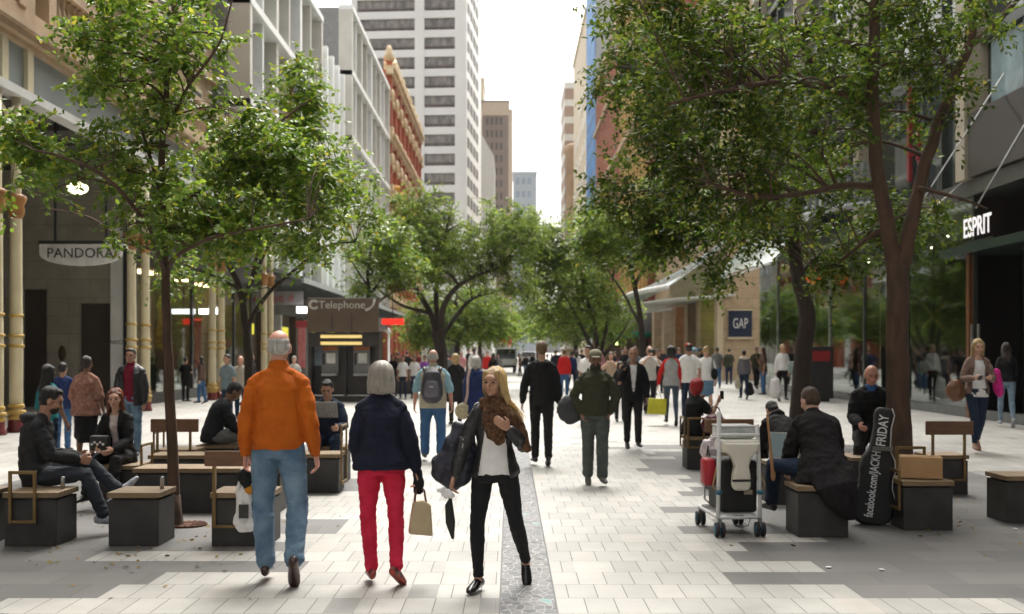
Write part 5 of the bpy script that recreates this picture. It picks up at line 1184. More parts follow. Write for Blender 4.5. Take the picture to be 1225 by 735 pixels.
p=person('man in black suit with white shirt holding a phone to his face',PX(757,19.4),19.4,180,1.72,'stroll','m','tan',('bald','dark'),[tp_(wht,'shirt','none',hem=.0,t=.004,zt=.5,amp=.002),tp_(blk,'suit_jacket',hem=-.14,t=.018,open_=(.0,.065),amp=.005)],('trousers',blk2,.014),face='y',uaR=(.28,.1,-1),faR=(-.35,.30,1),hdR=(-.2,.2,1),uaL=(-.25,0,-1),faL=(.0,.35,-1))
A6=p
p=person('bald man with grey backpack, cream vest and blue jeans walking away',PX(518,17.3),17.3,0,1.68,'stroll','m','ruddy',('bald','white'),[tp_(cloth('light_blue_shirt',(.32,.52,.60)),'shirt','elbow',hem=-.05,t=.022,amp=.008),tp_(cloth('cream_vest',(.55,.50,.38)),'vest','none',hem=-.13,t=.034,collar=1.0,amp=.006)],('trousers',jeanm,.026),M('shoe_grey',(.12,.12,.11)),girth=1.16,uaL=(-.34,-.05,-1),faL=(-.1,.1,-1),uaR=(.34,-.05,-1),faR=(.1,.1,-1),thL=(-.10,.06,-1),thR=(.10,-.02,-1))
A7=p
p=person('white-haired woman in navy blue coat with a strap across her back',PX(569,20.8),20.8,0,1.60,'stand','f','fair',('bob','white'),[tp_(navb,'coat',hem=-.35,t=.035,hood=True,amp=.006,flare=.15)],('trousers',jeand,.012),girth=1.1)
A8=p
p=person('blond woman in long black coat beside the tree behind the backpack man',PX(545,26),26,10,1.64,'stand','f','fair',('bob','blond'),[tp_(blk,'coat',hem=-.38,t=.03,amp=.006,flare=.1)],('trousers',blk2,.012),uaR=(.25,.5,-.6),faR=(-.1,.6,.8))
p=person('person in bright red jacket and jeans walking away near the centre right',PX(675,40),40,0,1.74,'stroll','f','fair',('short','ltbrown'),[tp_(cloth('red_jacket',(.62,.02,.02)),'jacket',hem=-.10,t=.03,amp=.006)],('trousers',jeanm,.012),dx=0)
redm=cloth('red_jacket',(.62,.02,.02))
p=person('man in white t-shirt and dark trousers just behind the man in the cap',PX(704,26),26,150,1.78,'stroll','m','tan',('short','dark'),[tp_(wht,'shirt','short',hem=-.08,t=.02)],('trousers',jeand,.012))
p=person('woman in beige top raising both hands to her face behind the suited man',PX(731,31),31,170,1.68,'camera','f','fair',('long','brown'),[tp_(cloth('beige',(.5,.38,.28)),'top','short',hem=-.05,t=.01)],('trousers',blk2,.012))
p=person('man in pale t-shirt photographing with raised camera right of the suited man',PX(777,30.5),30.5,185,1.84,'camera','m','fair',('bald','brown'),[tp_(cloth('pale_tee',(.58,.57,.54)),'shirt','short',hem=-.08,t=.02)],('trousers',blk2,.014))
A13=p
p=person('dark-haired man in grey jacket standing behind the suited man',PX(760,33),33,175,1.83,'stand','m','tan',('short','brown'),[tp_(cloth('grey_jacket',(.13,.13,.14)),'jacket',hem=-.1,t=.025)],('trousers',blk2,.014))
p=person('woman in black with dark bobbed hair just left of the suited man',PX(742,27),27,190,1.45,'stand','f','fair',('bob','dark'),[tp_(blk,'coat',hem=-.2,t=.03)],('trousers',blk2,.012))
p=person('dark-haired woman in red-sleeved grey top walking away with a yellow bag',PX(803,25.6),25.6,-4,1.79,'walk','f','fair',('bob','black'),[tp_(redm,'red_sleeves','long',hem=.08,t=.012),tp_(cloth('grey_vest',(.42,.42,.43)),'vest','none',hem=-.08,t=.026)],('slim',cloth('jeans_slate',(.07,.10,.14)),.0),black,uaL=(-.40,.0,-1),faL=(-.14,.1,-1))
A15=p
p=person('man in red cap and white t-shirt walking away',PX(824,27.5),27.5,2,1.85,'stroll','m','tan',('short','dark'),[tp_(wht,'shirt','short',hem=-.1,t=.026)],('trousers',jeand,.016),uaR=(.3,0,-1),faR=(.05,.1,-1))
A16=p; g=G(); g.ell(p['hl'](0,-.012,.062),(.09,.104,.074),p['hax'],16,9); g.ell(p['hl'](0,.10,.048),(.066,.068,.009),p['hax'],12,6); remesh(g,'cap',redm,p['o'],.014,1)
p=person('blond woman in white top and blue denim skirt with a dark shoulder bag',PX(845,28.5),28.5,8,1.78,'stroll','f','fair',('bun','blond'),[tp_(wht,'top','elbow',hem=-.04,t=.024)],('skirt',cloth('denim',(.13,.24,.38)),.012,.34),black,uaR=(.3,0,-1),faR=(.1,.3,-1))
A17=p
p=person('person with light blue hat between the red cap man and the blond woman',PX(831,31.5),31.5,0,1.80,'stand','m','fair',('short','grey'),[tp_(cloth('pale_tee2',(.5,.5,.5)),'shirt','short',hem=-.08,t=.02)],('trousers',jeand,.014))
g=G(); g.ell(p['hl'](0,-.012,.065),(.09,.10,.07),p['hax'],14,8); g.ell(p['hl'](0,-.01,.045),(.14,.15,.012),p['hax'],16,6); remesh(g,'hat',cloth('hat_blue',(.12,.35,.55)),p['o'],.016,1)
p=person('small person in grey jacket with white fur collar and black hat by the stone wall',PX(890,39.5),39.5,0,1.70,'stroll','f','fair',('short','black'),[tp_(cloth('grey_coat',(.16,.15,.17)),'jacket',hem=-.06,t=.03)],('trousers',jeand,.012),black)
A19=p; g=G(); g.tube([V(p['tp'](.10*math.cos(a),-.02+.09*math.sin(a),.52)) for a in [i*2*PI/12 for i in range(13)]],[.055]*13,9); remesh(g,'fur_collar',cloth('fur_white',(.62,.56,.46)),p['o'],.02,0,disp=(.02,30,30))
p=person('blond woman in white long-sleeved top carrying white shopping bags',PX(936,38),38,180,1.90,'stroll','f','fair',('long','blond'),[tp_(wht,'top','long',hem=-.02,t=.014)],('slim',blk,.0),black,uaR=(.2,0,-1),faR=(.1,.2,-1))
A20=p
p=person('blonde woman in white top and open beige cardigan looking at her phone at right',PX(1169,18.8),18.8,176,1.87,'walk2','f','fair',('longer','blond'),[tp_(wht,'top','none',hem=-.10,t=.008,zt=.47,amp=.005),tp_(cloth('cardigan',(.30,.19,.15),(.14,.10,.09),scale=30),'cardigan','long',hem=-.06,t=.016,open_=(.12,.06))],('slim',jeand,.0),M('flats_nude',(.4,.2,.13)),face='y',uaR=(.32,.10,-1),faR=(-.45,1,.10),uaL=(-.30,.12,-1),faL=(.45,1,.10),curlL=.8,curlR=.8,nod=-10)
A21=p
p=person('dark-haired woman in black top and faded jeans walking away by the black doorway',PX(1204,25),25,-15,1.86,'walk','f','tan',('long','dark'),[tp_(blk,'top','long',hem=-.02,t=.02)],('slim',cloth('jeans_faded',(.26,.36,.44),(.16,.24,.33)),.0),sneaker)
A22=p
p=person('woman in grey and white top standing behind the glass at right',PX(1037,41),41,200,1.8,'stand','f','tan',('bob','dark'),[tp_(cloth('greywhite',(.55,.55,.56)),'top','short',hem=-.08,t=.02)],('trousers',blk2,.014),z0=.13)
p['o'].location.x=13.2; p['o'].location.y=13.2*1350/427
p=person('person in pale jacket behind the glass right of the forked tree',PX(1084,36),36,160,1.72,'stand','f','tan',('short','dark'),[tp_(cloth('pale_jacket',(.5,.48,.45)),'jacket','long',hem=-.12,t=.02)],('trousers',jeand,.014),z0=.13)
p['o'].location.x=12.9; p['o'].location.y=12.9*1350/474
p=person('person in dark clothes with purple scarf deep inside the glass shop',13.6,34.5,190,1.7,'stand','f','tan',('short','dark'),[tp_(cloth('purple_dim',(.12,.05,.16)),'jacket','long',hem=-.12,t=.02)],('trousers',jeand,.014),z0=.13)
p=person('person in red jacket deep inside the glass shop',14.6,39.5,170,1.7,'stand','f','tan',('short','dark'),[tp_(redm,'jacket','long',hem=-.12,t=.02)],('trousers',jeand,.014),z0=.13)
# left side standing
p=person('man in black leather jacket and dark red shirt standing by the white columns',PX(157,18.2),18.2,178,1.74,'stand','m','tan',('short','black'),[tp_(cloth('maroon',(.20,.01,.03)),'shirt','short',hem=-.08,t=.010,collar=.8),tp_(leather,'jacket','long',hem=-.12,t=.026,open_=(.085,.075),amp=.008)],('trousers',jean,.016),face='y',girth=1.05)
p=person('woman in brown pink patterned blouse and black skirt walking away at left',PX(103,16.3),16.3,-8,1.62,'stand','f','brown',('short','dark'),[tp_(cloth('blouse_pink',(.36,.19,.14),(.22,.10,.07),scale=22),'blouse','elbow',hem=-.12,t=.030,amp=.012,flare=.08)],('skirt',blk,.012,.44),black,girth=1.12,uaR=(.32,-.05,-1),faR=(.1,.3,-1),uaL=(-.35,.1,-1),faL=(-.2,.5,-1))
p=person('long black-haired woman in teal top and denim at far left',PX(57,14.6),14.6,-25,1.52,'stand','f','brown',('longer','black'),[tp_(cloth('teal',(.015,.22,.22),(.03,.08,.11),scale=5),'top','elbow',hem=-.05,t=.012)],('trousers',jeand,.012),black,uaR=(.38,-.05,-1),faR=(.3,.3,-1))
p=person('grey-haired man in beige shirt near the shop window behind the seated man in shorts',PX(288,28),28,180,1.58,'stand','m','ruddy',('bald','grey'),[tp_(cloth('beige_shirt',(.42,.37,.30)),'shirt','short',hem=-.1,t=.024)],('trousers',jeand,.014),girth=1.1)
p=person('person in grey blue t-shirt half hidden by the double column',PX(272,27),27,150,1.62,'stand','m','tan',('short','dark'),[tp_(cloth('greyblue',(.16,.21,.23)),'shirt','short',hem=-.1,t=.024)],('trousers',jeand,.014))
p=person('person in pale clothes near the red banner behind the orange fleece man',PX(352,34),34,180,1.55,'stand','f','fair',('short','white'),[tp_(cloth('pale_tee3',(.52,.5,.46)),'shirt','short',hem=-.1,t=.024)],('trousers',jeand,.014))
# group near the bin
for i,(px,col,hr,y,lb_) in enumerate(((482,wht,'black',39.5,'first young woman in white t-shirt beside the telephone booth'),(496,wht,'dark',40.5,'young woman in white top with a black bag strap left of the purple one'),(508,cloth('purple',(.32,.10,.48)),'black',41.5,'young woman in purple top left of the backpack man'),(470,blk,'black',42.5,'person in black partly hidden beside the telephone booth'))):
    person(lb_,PX(px,y),y,180+rg.uniform(-20,20),1.56 if i<3 else 1.6,'stand','f','tan',('long' if i%2 else 'short',hr),[tp_(col,'top','short',hem=-.06,t=.016)],('slim',jeand,.0))
# seated people -------------------------------------------------------------
hood=cloth('charcoal_hoodie',(.028,.029,.032)); 
p=person('man in charcoal hoodie sitting back with crossed legs looking at his phone',-4.30,10.25,-72,1.77,'sit','m','tan',('short','black'),[tp_(hood,'hoodie','long',hem=-.08,t=.026,hood=True,amp=.010)],('trousers',cloth('grey_jeans',(.035,.04,.05),(.05,.06,.075),scale=8),.014),sneaker,seat=.46,face='stubble',detail=9.5,
  lean=-14,bend=40,nod=-14,thL=(-.1,1,.30),shL=(.05,.62,-.60),ftL=(.0,.62,.78),thR=(.12,1,.04),shR=(.0,.42,-1),ftR=(.05,1,-.1),uaL=(-.15,.30,-1),faL=(.20,1,.20),uaR=(.14,.45,-1),faR=(-.30,1,.12),curlL=.8,curlR=.8)
B1=p
p=person('red-haired woman in black jacket seated facing the camera at left',PX(143,12.3),12.35,172,1.60,'sit','f','fair',('long','red'),[tp_(cloth('pinkwhite',(.62,.42,.42),(.7,.66,.64),scale=20),'blouse','none',hem=0,t=.004,zt=.5),tp_(blk,'jacket','long',hem=-.10,t=.020,open_=(.02,.06),amp=.007)],('trousers',blk2,.014),black,seat=.46,face='y',detail=12,yaw=14,uaR=(.2,.3,-1),faR=(-.4,1,.0),shL=(-.05,.25,-1),shR=(.1,.2,-1))
p=person('man in dark jacket and grey shorts seated with his head bowed low',PX(252,14.7),14.75,-68,1.70,'sit','m','brown',('short','black'),[tp_(cloth('darkjacket',(.02,.022,.028)),'jacket','long',hem=-.08,t=.028,amp=.009)],('shorts',cloth('shorts_grey',(.20,.20,.20)),.02),M('shoe_grey',(.12,.12,.11)),seat=.46,detail=13,lean=6,bend=34,nod=-30,uaL=(-.1,.55,-1),faL=(.2,.9,-.1),uaR=(.1,.55,-1),faR=(-.2,.9,-.1),thL=(-.1,1,.12),thR=(.1,1,.12))
B3=p
p=person('man in navy jacket reading a newspaper on the bench behind the orange fleece',PX(391,14.4),14.6,180,1.68,'sit','m','tan',('short','black'),[tp_(cloth('navy_jacket',(.02,.03,.06)),'jacket','long',hem=-.08,t=.026)],('trousers',jeand,.014),black,seat=.46,face='y',detail=13,nod=-16,uaL=(-.2,.35,-1),faL=(.1,.8,.2),uaR=(.2,.35,-1),faR=(-.1,.8,.2))
B4=p
p=person('woman with bright red hair in black holding up her phone on the bench',PX(826,16.25),16.2,-52,1.62,'sit','f','tan',('bob','crimson'),[tp_(blk,'top','short',hem=-.08,t=.022)],('trousers',blk2,.014),black,seat=.46,detail=14,uaL=(-.2,.6,-.8),faL=(.1,.55,1),uaR=(.2,.7,-.75),faR=(0,.6,1),yaw=-8)
B5=p
p=person('man in long black coat seated with his back to the camera at right',PX(984,10.45),10.42,4,1.80,'sit','m','fair',('short','brown'),[tp_(cloth('black_coat',(.016,.014,.015)),'coat','long',hem=-.16,t=.034,collar=.9,amp=.012,flare=.25)],('trousers',jeand,.016),black,seat=.50,detail=10,lean=16,bend=30,yaw=14,nod=-14,thL=(-.62,.75,.02),shL=(.1,.5,-1),thR=(.25,1,-.05),uaL=(-.22,.25,-1),faL=(.1,1,-.1),uaR=(.22,.3,-1),faR=(-.1,1,-.1))
B6=p
g=G() # coat tails hanging over the seat
tq=B6['tp']; b_=B6['o'].location; ry_=B6['o'].rotation_euler.z; mi=Matrix.Rotation(-ry_,4,'Z')
L0=lambda x,y,z: mi@(V((x,y,z))-V((b_.x,b_.y,0)))
g.tube([L0(b_.x,b_.y-.02,.68),L0(b_.x+.02,b_.y-.12,.57),L0(b_.x+.05,10.125,.46),L0(b_.x+.10,10.11,.33),L0(b_.x+.17,10.11,.18)],[(.19,.12),(.23,.12),(.21,.05),(.15,.04),(.06,.025)],16,ref=mi@V((1,0,0)))
remesh(g,'coat_tail',MC['cl_black_coat'],B6['o'],.01,1,disp=(.02,12,5))
p=person('bald elderly man in black perched behind the guitar bag against the tree',PX(1048,13.4),13.6,165,1.76,'sit','m','ruddy',('bald','white'),[tp_(cloth('blue_collar_shirt',(.05,.16,.42)),'shirt','none',hem=.2,t=.0,collar=.35),tp_(blk,'jacket','long',hem=-.12,t=.034,amp=.008)],('trousers',blk2,.016),black,seat=.62,face='y',detail=12,girth=1.12,thL=(-.15,1,-.45),thR=(.15,1,-.45),yaw=12,nod=-8)
p=person('person in black seated facing away beyond the open laptop',PX(945,13.3),13.4,10,1.60,'sit','m','fair',('short','black'),[tp_(blk,'jacket','long',hem=-.1,t=.03,hood=True)],('trousers',blk2,.014),black,seat=.46,detail=13,lean=34,bend=34,nod=-30)
# far crowd ------------------------------------------------------------------
crowd=[(527,421,46,'white','person in white shirt close to the forked tree trunk','wht','short','dark'),(536,424,52,'p','person in grey right of the forked tree trunk','g','short','dark'),(560,414,60,'','tall person in dark clothes left of the white post','blk','short','dark'),(567,416,50,'','person in light t-shirt above the white-haired woman','wht','short','brown'),
(583,421,56,'','distant person in bright red left of the truck','red','short','dark'),(590,423,48,'','distant person in black jacket walking before the red one','blk','long','brown'),(596,424,62,'','distant person in grey beside the truck','g','short','dark'),(622,424,75,'','distant person in dark brown right of the truck','brn','short','dark'),(629,424,80,'','distant person in black farther right of the truck','blk','short','dark'),
(665,419,58,'','distant person in navy left of the red jacket','navy','short','dark'),(684,421,50,'','distant person in dark blue right of the red jacket','navb','short','dark'),(690,420,55,'','distant woman with dark hair and white top right of the red jacket','wht','long','dark'),(696,418,62,'','distant person in black left of the capped man','blk','short','brown'),
(716,416,48,'','distant man in pink shirt right of the capped man','pink','short','dark'),(722,419,60,'','distant person in brown behind the beige top woman','brn','long','dark'),(748,416,45,'','person in black behind the suited man','blk','short','dark'),(768,415,41,'','person in navy between the two men at right centre','navy','short','brown'),(788,419,44,'','person in black near the stone pier','blk','short','dark'),
(803,412,46,'','person in dark cap by the stone pier','navy','short','black'),(913,408,44,'','person in brown coat by the glass corner','brn','long','brown'),(905,416,50,'','person in olive by the glass corner','olv','short','dark'),(552,421,58,'','distant woman in pink behind the blond coat woman','pink','short','blond'),(655,424,70,'','distant person in pale shirt left of the navy person','wht','short','dark'),(702,424,72,'','distant person in grey far right of the street centre','g','short','dark')]
cm={'wht':wht,'g':cloth('c_grey',(.2,.2,.2)),'blk':blk,'red':redm,'brn':cloth('c_brown',(.12,.07,.05)),'navy':navy,'navb':navb,'pink':cloth('c_pink',(.55,.25,.28)),'olv':olive}
crowd+=[(531,423,68,'','distant person in black beyond the forked tree','blk','short','dark'),(541,426,78,'','distant woman in red far beyond the blond coat woman','red','long','dark'),(549,424,84,'','far away person in navy left of the thick pale post','navy','short','black'),(563,425,88,'','far away person in brown right of the thick pale post','brn','short','brown'),
(573,425,72,'','distant person in grey above the navy coat woman','g','short','dark'),(578,426,92,'','far away person in dark green left of the truck','olv','short','dark'),(616,426,96,'','far away person in black beside the truck','blk','short','dark'),(637,426,88,'','far away person in navy left of the black hoodie man','navy','short','dark'),
(660,425,90,'','far away person in brown right of the black hoodie man','brn','short','dark'),(670,426,80,'','far away person in black behind the red jacket','blk','long','dark'),(680,425,66,'','distant person in pale blue right of the red jacket','bl','short','dark'),(694,424,82,'','far away person in dark red left of the cap','dkr','short','dark'),
(709,420,54,'','distant person in black above the cap','blk','short','brown'),(727,418,52,'','distant man in tan coat behind the arms-raised woman','tan','short','brown'),(736,421,64,'','distant person in black before the cafe front','blk','short','dark'),(744,420,58,'','distant person in dark red before the cafe front','dkr','long','dark'),
(752,420,68,'','distant person in grey before the cafe posts','g','short','dark'),(772,420,60,'','distant person in olive before the cafe lamp','olv','short','dark'),(783,418,54,'','person in tan right of the camera man','tan','long','brown'),(793,417,58,'','person in black left of the red-sleeved woman','blk','short','dark'),
(812,415,50,'','person in dark blue between the red sleeves and the red cap','navb','short','dark'),(838,416,46,'','person in black behind the blond woman with denim skirt','blk','short','dark'),(858,414,52,'','person in grey by the third stone pier','g','short','dark'),(872,416,58,'','person in dark green by the corner wall','olv','short','dark'),
(487,420,60,'','person in black before the dark shops at left','blk','short','dark'),(476,421,54,'','person in brown before the dark shops at left','brn','short','dark'),(502,422,66,'','person in dark red before the dark shops at left','dkr','short','dark'),(515,421,74,'','person in grey before the shops behind the backpack man','g','short','dark'),
(300,424,33,'','person in black inside the arcade shadow behind the orange man','blk','short','dark'),(241,430,36,'','person in dark brown by the arcade windows','brn','long','dark'),(222,428,38,'','person in black by the arcade windows','blk','short','dark'),(75,434,19,'','person in dark blue behind the teal top woman','navb','short','black')]
cm.update(bl=cloth('c_paleblue',(.3,.4,.5)),dkr=cloth('c_darkred',(.2,.02,.03)),tan=cloth('c_tan',(.35,.24,.15)))
for i,(px,hy_,y,_,lb_,c_,h_,hc_) in enumerate(crowd):
    H=min(1.86,max(1.5,HC-(hy_-HY)*y/F))
    person(lb_,PX(px,y),y,rg.choice((0,180,165,15,200,90,-90,-20)),H,rg.choice(('stroll','walk2','walk','stand','phone','walk')),'f' if h_=='long' else 'm',rg.choice(('fair','tan','tan')),(h_,hc_),[tp_(cm[c_],'top',rg.choice(('long','short')),hem=-.1,t=.022)],('trousers',rg.choice((jeand,blk2,jeanm,blk2)),.014),girth=rg.uniform(.92,1.18))
# ================================================================ BENCHES
granite=M('dark_granite',(.048,.045,.042),(.024,.022,.021),scale=5,rough=.55,bump=.15,bscale=200); 
timber=M('bench_timber',(.27,.185,.10),(.18,.12,.065),scale=5,rough=.6,bump=.3,bscale=30,stretch=(1,9,9)); timberd=M('bench_back_timber',(.20,.10,.05),(.13,.065,.032),scale=5,rough=.55,bump=.3,bscale=30,stretch=(1,9,9)); bronze=M('bench_bronze',(.24,.155,.06),(.18,.115,.045),scale=6,rough=.4,metal=.6); steel=M('steel',(.55,.55,.53))
BG='granite and timber bench seats along the street'
def bench(label,x0,x1,y0,dp,h=.46,seat=True,stud=None,frames=(),back=None,plank=None,kind='bench seat'):
    cx,cy=(x0+x1)/2,y0+dp/2; w=(x1-x0)/2; d=dp/2
    o=empty('bench_seat',(cx,cy,0),0,label,kind,BG)
    G().box(-w,w,-d,d,0,h-.065).build('stone_base',granite,o,bevel=.006)
    if seat:
        G().box(-w+.03,w-.03,-d+.03,d-.03,h-.066,h-.045).build('seat_support',black,o)
        n=max(3,int(dp/.12)); g=G()
        for i in range(n): g.box(-w-.012,w+.012,-d-.012+i*(dp+.024)/n+.002,-d-.012+(i+1)*(dp+.024)/n-.002,h-.045,h)
        g.build('seat',timber,o,bevel=.003)
    if stud is not None: G().lathe([(.018,h),(.018,h+.10),(.014,h+.108)],(stud,d*.2,0),12).build('stud',steel,o,True)
    for fr in frames:          # ('f' front plane | 'l' left side plane, a0,a1,z0,z1)
        k,a0,a1,z0,z1=fr; g=G(); t=.014; q=.022
        if k=='f':
            y=-d-.03
            for a in (a0,a1): g.box(a-t,a+t,y-q/2,y+q/2,z0,z1)
            g.box(a0+t,a1-t,y-q/2,y+q/2,z0,z0+2*t); g.box(a0+t,a1-t,y-q/2,y+q/2,z1-2*t,z1)
        else:
            x=(-w-.03) if k=='l' else (w+.03)
            for a in (a0,a1): g.box(x-q/2,x+q/2,a-t,a+t,z0,z1)
            g.box(x-q/2,x+q/2,a0+t,a1-t,z0,z0+2*t); g.box(x-q/2,x+q/2,a0+t,a1-t,z1-2*t,z1)
        g.build('armrest',bronze,o,bevel=.003)
    if back:                   # (side, z0,z1, over)
        sd,z0,z1=back[:3]; y=(-d-.02) if sd=='f' else (d+.02)
        G().box(-w-.05,w+.05,y-.022,y+.022,z0,z1).build('backrest',timberd,o,bevel=.005)
        g=G(); yy=y+(-.001 if sd=='f' else .001)
        for x in (-w+.03,w-.05): g.box(x-.014,x+.014,yy-.014,yy+.014,.16,z0)
        g.box(-w+.044,w-.064,yy-.012,yy+.012,.16,.185); g.build('back_frame',bronze,o)
    return o
fd=lambda py: F*HC/(py-HY)
d1=fd(653.7)
bench('granite bench seat with square bronze armrest under the man in the charcoal hoodie',wx(5,d1)-.0,wx(67.5,d1),d1,.46,stud=.17,frames=(('f',-.16,.05,.20,.65),))
bench('long granite bench end running out of the left edge of the photo',wx(5,d1)-.62,wx(5,d1)-.16,d1,.46,frames=(('f',.0,.2,.20,.65),))
bench('empty granite cube seat right of the crossed white sneakers',wx(129.6,d1),wx(190,d1),d1,.46,stud=.16)
bench('granite seat with a timber backrest right behind the orange fleece man',wx(253,d1),wx(253,d1)+.50,d1,.46,back=('f',.69,.82))
bench('long low timber bench behind the slim left tree',wx(160,11.7),wx(335,11.7),11.7,.46,kind='bench')
bench('second long timber bench parallel behind the first long one',wx(178,13.2),wx(322,13.2),13.2,.46,kind='bench')
bench('granite seat with backrest facing away behind the two long benches',wx(186,13.95),wx(233,13.95),13.95,.46,back=('f',.68,.84),frames=(('l',-.2,.2,.3,.68),))
bench('granite seat under the bowed man in grey shorts',wx(236,14.6),wx(282,14.6),14.6,.46)
bench('granite seat under the red-haired woman in black',wx(118,12.0),wx(164,12.0),12.0,.46,frames=(('r',-.18,.18,.2,.68),))
d2=fd(590)
bench('low dark granite bench between the orange fleece man and the pink trousers',wx(338,d2),wx(405,d2),d2,.46,frames=(('r',-.2,.2,.1,.8),),kind='bench')
bench('granite seat under the newspaper reader',wx(368,14.3),wx(412,14.3),14.4,.46)
# right side
dr=10.15
bench('granite cube seat under the man in the long black coat',wx(955,dr),wx(1015,dr),dr,.46)
bench('granite seat carrying the cardboard box beside the guitar bag',wx(1081,10.55),wx(1140,10.55),10.55,.47,frames=(('l',-.2,.2,.18,.56),))
bench('granite seat with empty bronze frame behind the cardboard box',wx(1068,11.6),wx(1108,11.6),11.6,.46,frames=(('f',-.14,.14,.42,.70),('l',-.2,.2,.2,.66)))
bench('empty chair-like granite seat with dark timber back at right',wx(1112,13.2),wx(1158,13.2),13.2,.46,back=('f',.70,.86))
bench('granite cube seat cut by the right edge of the photo',wx(1204,10.98),wx(1204,10.98)+.46,10.98,.46)
bench('granite seat with bronze armrest under the crimson-haired woman',wx(822,16.0),wx(822,16.0)+.46,16.0,.46,frames=(('l',-.2,.2,.30,.74),('f',-.22,.0,.30,.74)))
bench('granite seat with dark timber back just beyond the loaded trolley',wx(848,13.6),wx(896,13.6),13.6,.46,back=('f',.70,.86))
bench('low granite bench under the laptop left of the long black coat',wx(922,12.3),wx(975,12.3),12.3,.46,kind='bench')
bench('granite seat under the hunched person in black beyond the laptop',wx(930,13.25),wx(975,13.25),13.25,.46)
bench('granite seat half hidden behind the black guitar bag',wx(1020,12.9),wx(1066,12.9),12.9,.58)
# ================================================================ cardboard box, red object
o=empty('cardboard_box',(wx(1101,10.8),10.8,.47),R(-16),'plain brown cardboard box on the granite seat at right','box')
card=M('cardboard',(.48,.29,.14),(.42,.25,.12),scale=6,rough=.8)
G().box(-.19,.19,-.13,.13,0,.20).build('carton',card,o,bevel=.004); G().box(-.19,.19,-.02,.02,.2,.203).build('tape',M('tape',(.45,.30,.17),rough=.3),o)
g=G().box(-.188,-.001,-.128,.128,.2005,.2025); g.build('flap',card,o)
# ================================================================ guitar bag
gx0,gy0=wx(1040,10.9),10.9
o=empty('guitar_bag',(gx0,gy0,0),R(-8),'upright black guitar bag with white lettering leaning by the tree','guitar bag')
nyl=M('black_nylon',(.012,.012,.013),(.008,.008,.009),scale=40,rough=.6,bump=.3,bscale=200)
sh=[(-.17,.04),(-.21,.14),(-.20,.26),(-.155,.38),(-.15,.45),(-.165,.55),(-.145,.65),(-.09,.74),(-.075,.95),(-.09,1.08),(-.06,1.14),(.06,1.14),(.09,1.08),(.075,.95),(.09,.74),(.145,.65),(.165,.55),(.15,.45),(.155,.38),(.20,.26),(.21,.14),(.17,.04),(.08,.0),(-.08,0)]
til=Matrix.Rotation(R(7),4,'Y')
g=G().prism(sh[::-1],(0,.07,0),(1,0,0),(0,0,1),(0,-.14,0)); g.v=[til@q for q in g.v]; g.build('bag_body',nyl,o,bevel=.03)
e=G(); pts=[til@V((x,-.073,z)) for x,z in sh if x>0 and z>.1]; e.tube(pts,[.006]*len(pts),5); e.build('piping',M('piping_white',(.6,.6,.6)),o,True)
def gtext(s_,sz,x,z,rot,sx=1.0): 
    t=text(s_,sz,M('letter_print',(.78,.78,.78)),o,til@V((x,-.073,z)),(0,0,0),ext=.002,sx=sx,bold=.002)
    t.rotation_euler=(til.to_3x3()@Matrix(((0,-1,0),(0,0,-1),(1,0,0)))).to_euler() 
    return t
gtext('facebook.com/JACKH',.115,-.03,.40,0,.62); gtext('FRIDAY',.125,.0,.92,0,.72)
G().box(.02,.2,-.1,-.072,.72,.76).build('strap',M('strap_grey',(.16,.15,.13)),o)
# ================================================================ laptop
o=empty('laptop',(wx(934,12.45),12.45,.46),R(-28),'open laptop with dark screen standing left of the man in the long black coat','laptop')
lap=M('laptop_silver',(.5,.5,.5),rough=.35,metal=.5)
G().box(-.17,.17,-.12,.12,0,.018).build('keyboard_base',lap,o,bevel=.003)
m=Matrix.Translation((0,.12,.018))@Matrix.Rotation(R(-14),4,'X')
g=G().box(-.17,.17,0,.012,0,.30,m); l_=g.build('screen_lid',lap,o); G().box(-.155,.155,-.004,-.001,.015,.285,m).build('screen',M('screen_dark',(.03,.04,.045),rough=.15,emit=(.2,.25,.25),es=.15),l_)
# ================================================================ luggage trolley with load
o=empty('luggage_trolley',(2.07,10.2,0),R(4),'white tubular luggage trolley with blue black castors at right of the street','trolley')
wm=M('trolley_white',(.72,.72,.72),(.6,.6,.6),rough=.35); rub=M('rubber',(.02,.02,.022),rough=.6); blu=M('castor_blue',(.02,.14,.22),rough=.4)
for sx_,n_ in ((-1,0),(1,0)):
    x=sx_*.185
    G().tube([(x*1.05,0,.17),(x,.0,.6),(x*.95,.03,1.12 if sx_<0 else 1.0)],[.019,.019,.021],9).build('upright',wm,o,True)
    G().tube([(x,0,.17),(x,.75,.17)],[.016]*2,8).build('side_rail',wm,o,True)
    for yy in (-.03,.70):
        c=G().box(x-.012,x+.012,yy-.03,yy+.03,.09,.17).build('castor_fork',M('fork_grey',(.25,.26,.27),metal=.5),o)
        for dx in (-.026,.026):
            t=G(); mm=Matrix.Translation((x+dx,yy,.068))@Matrix.Rotation(PI/2,4,'Y'); t.lathe([(.045,-.016),(.066,-.014),(.068,0),(.066,.014),(.045,.016)],(0,0,0),18); t.v=[mm@q for q in t.v]; t.build('tyre',rub,c,True)
            t=G(); t.lathe([(.042,-.019),(.042,.019)],(0,0,0),14); t.v=[mm@q for q in t.v]; t.build('hub',blu,c,True)
for z,r in ((.17,.015),(.86,.011),(.92,.011)): G().tube([(-.185,0,z),(.185,0,z)],[r]*2,8).build('cross_bar',wm,o,True)
G().tube([(-.185,.75,.17),(.185,.75,.17)],[.015]*2,8).build('cross_bar',wm,o,True)
g=G()
for i in range(7): g.bar((-.17,.05+i*.11,.19),(.17,.05+i*.11,.19),.012)
g.build('deck_bars',wm,o)
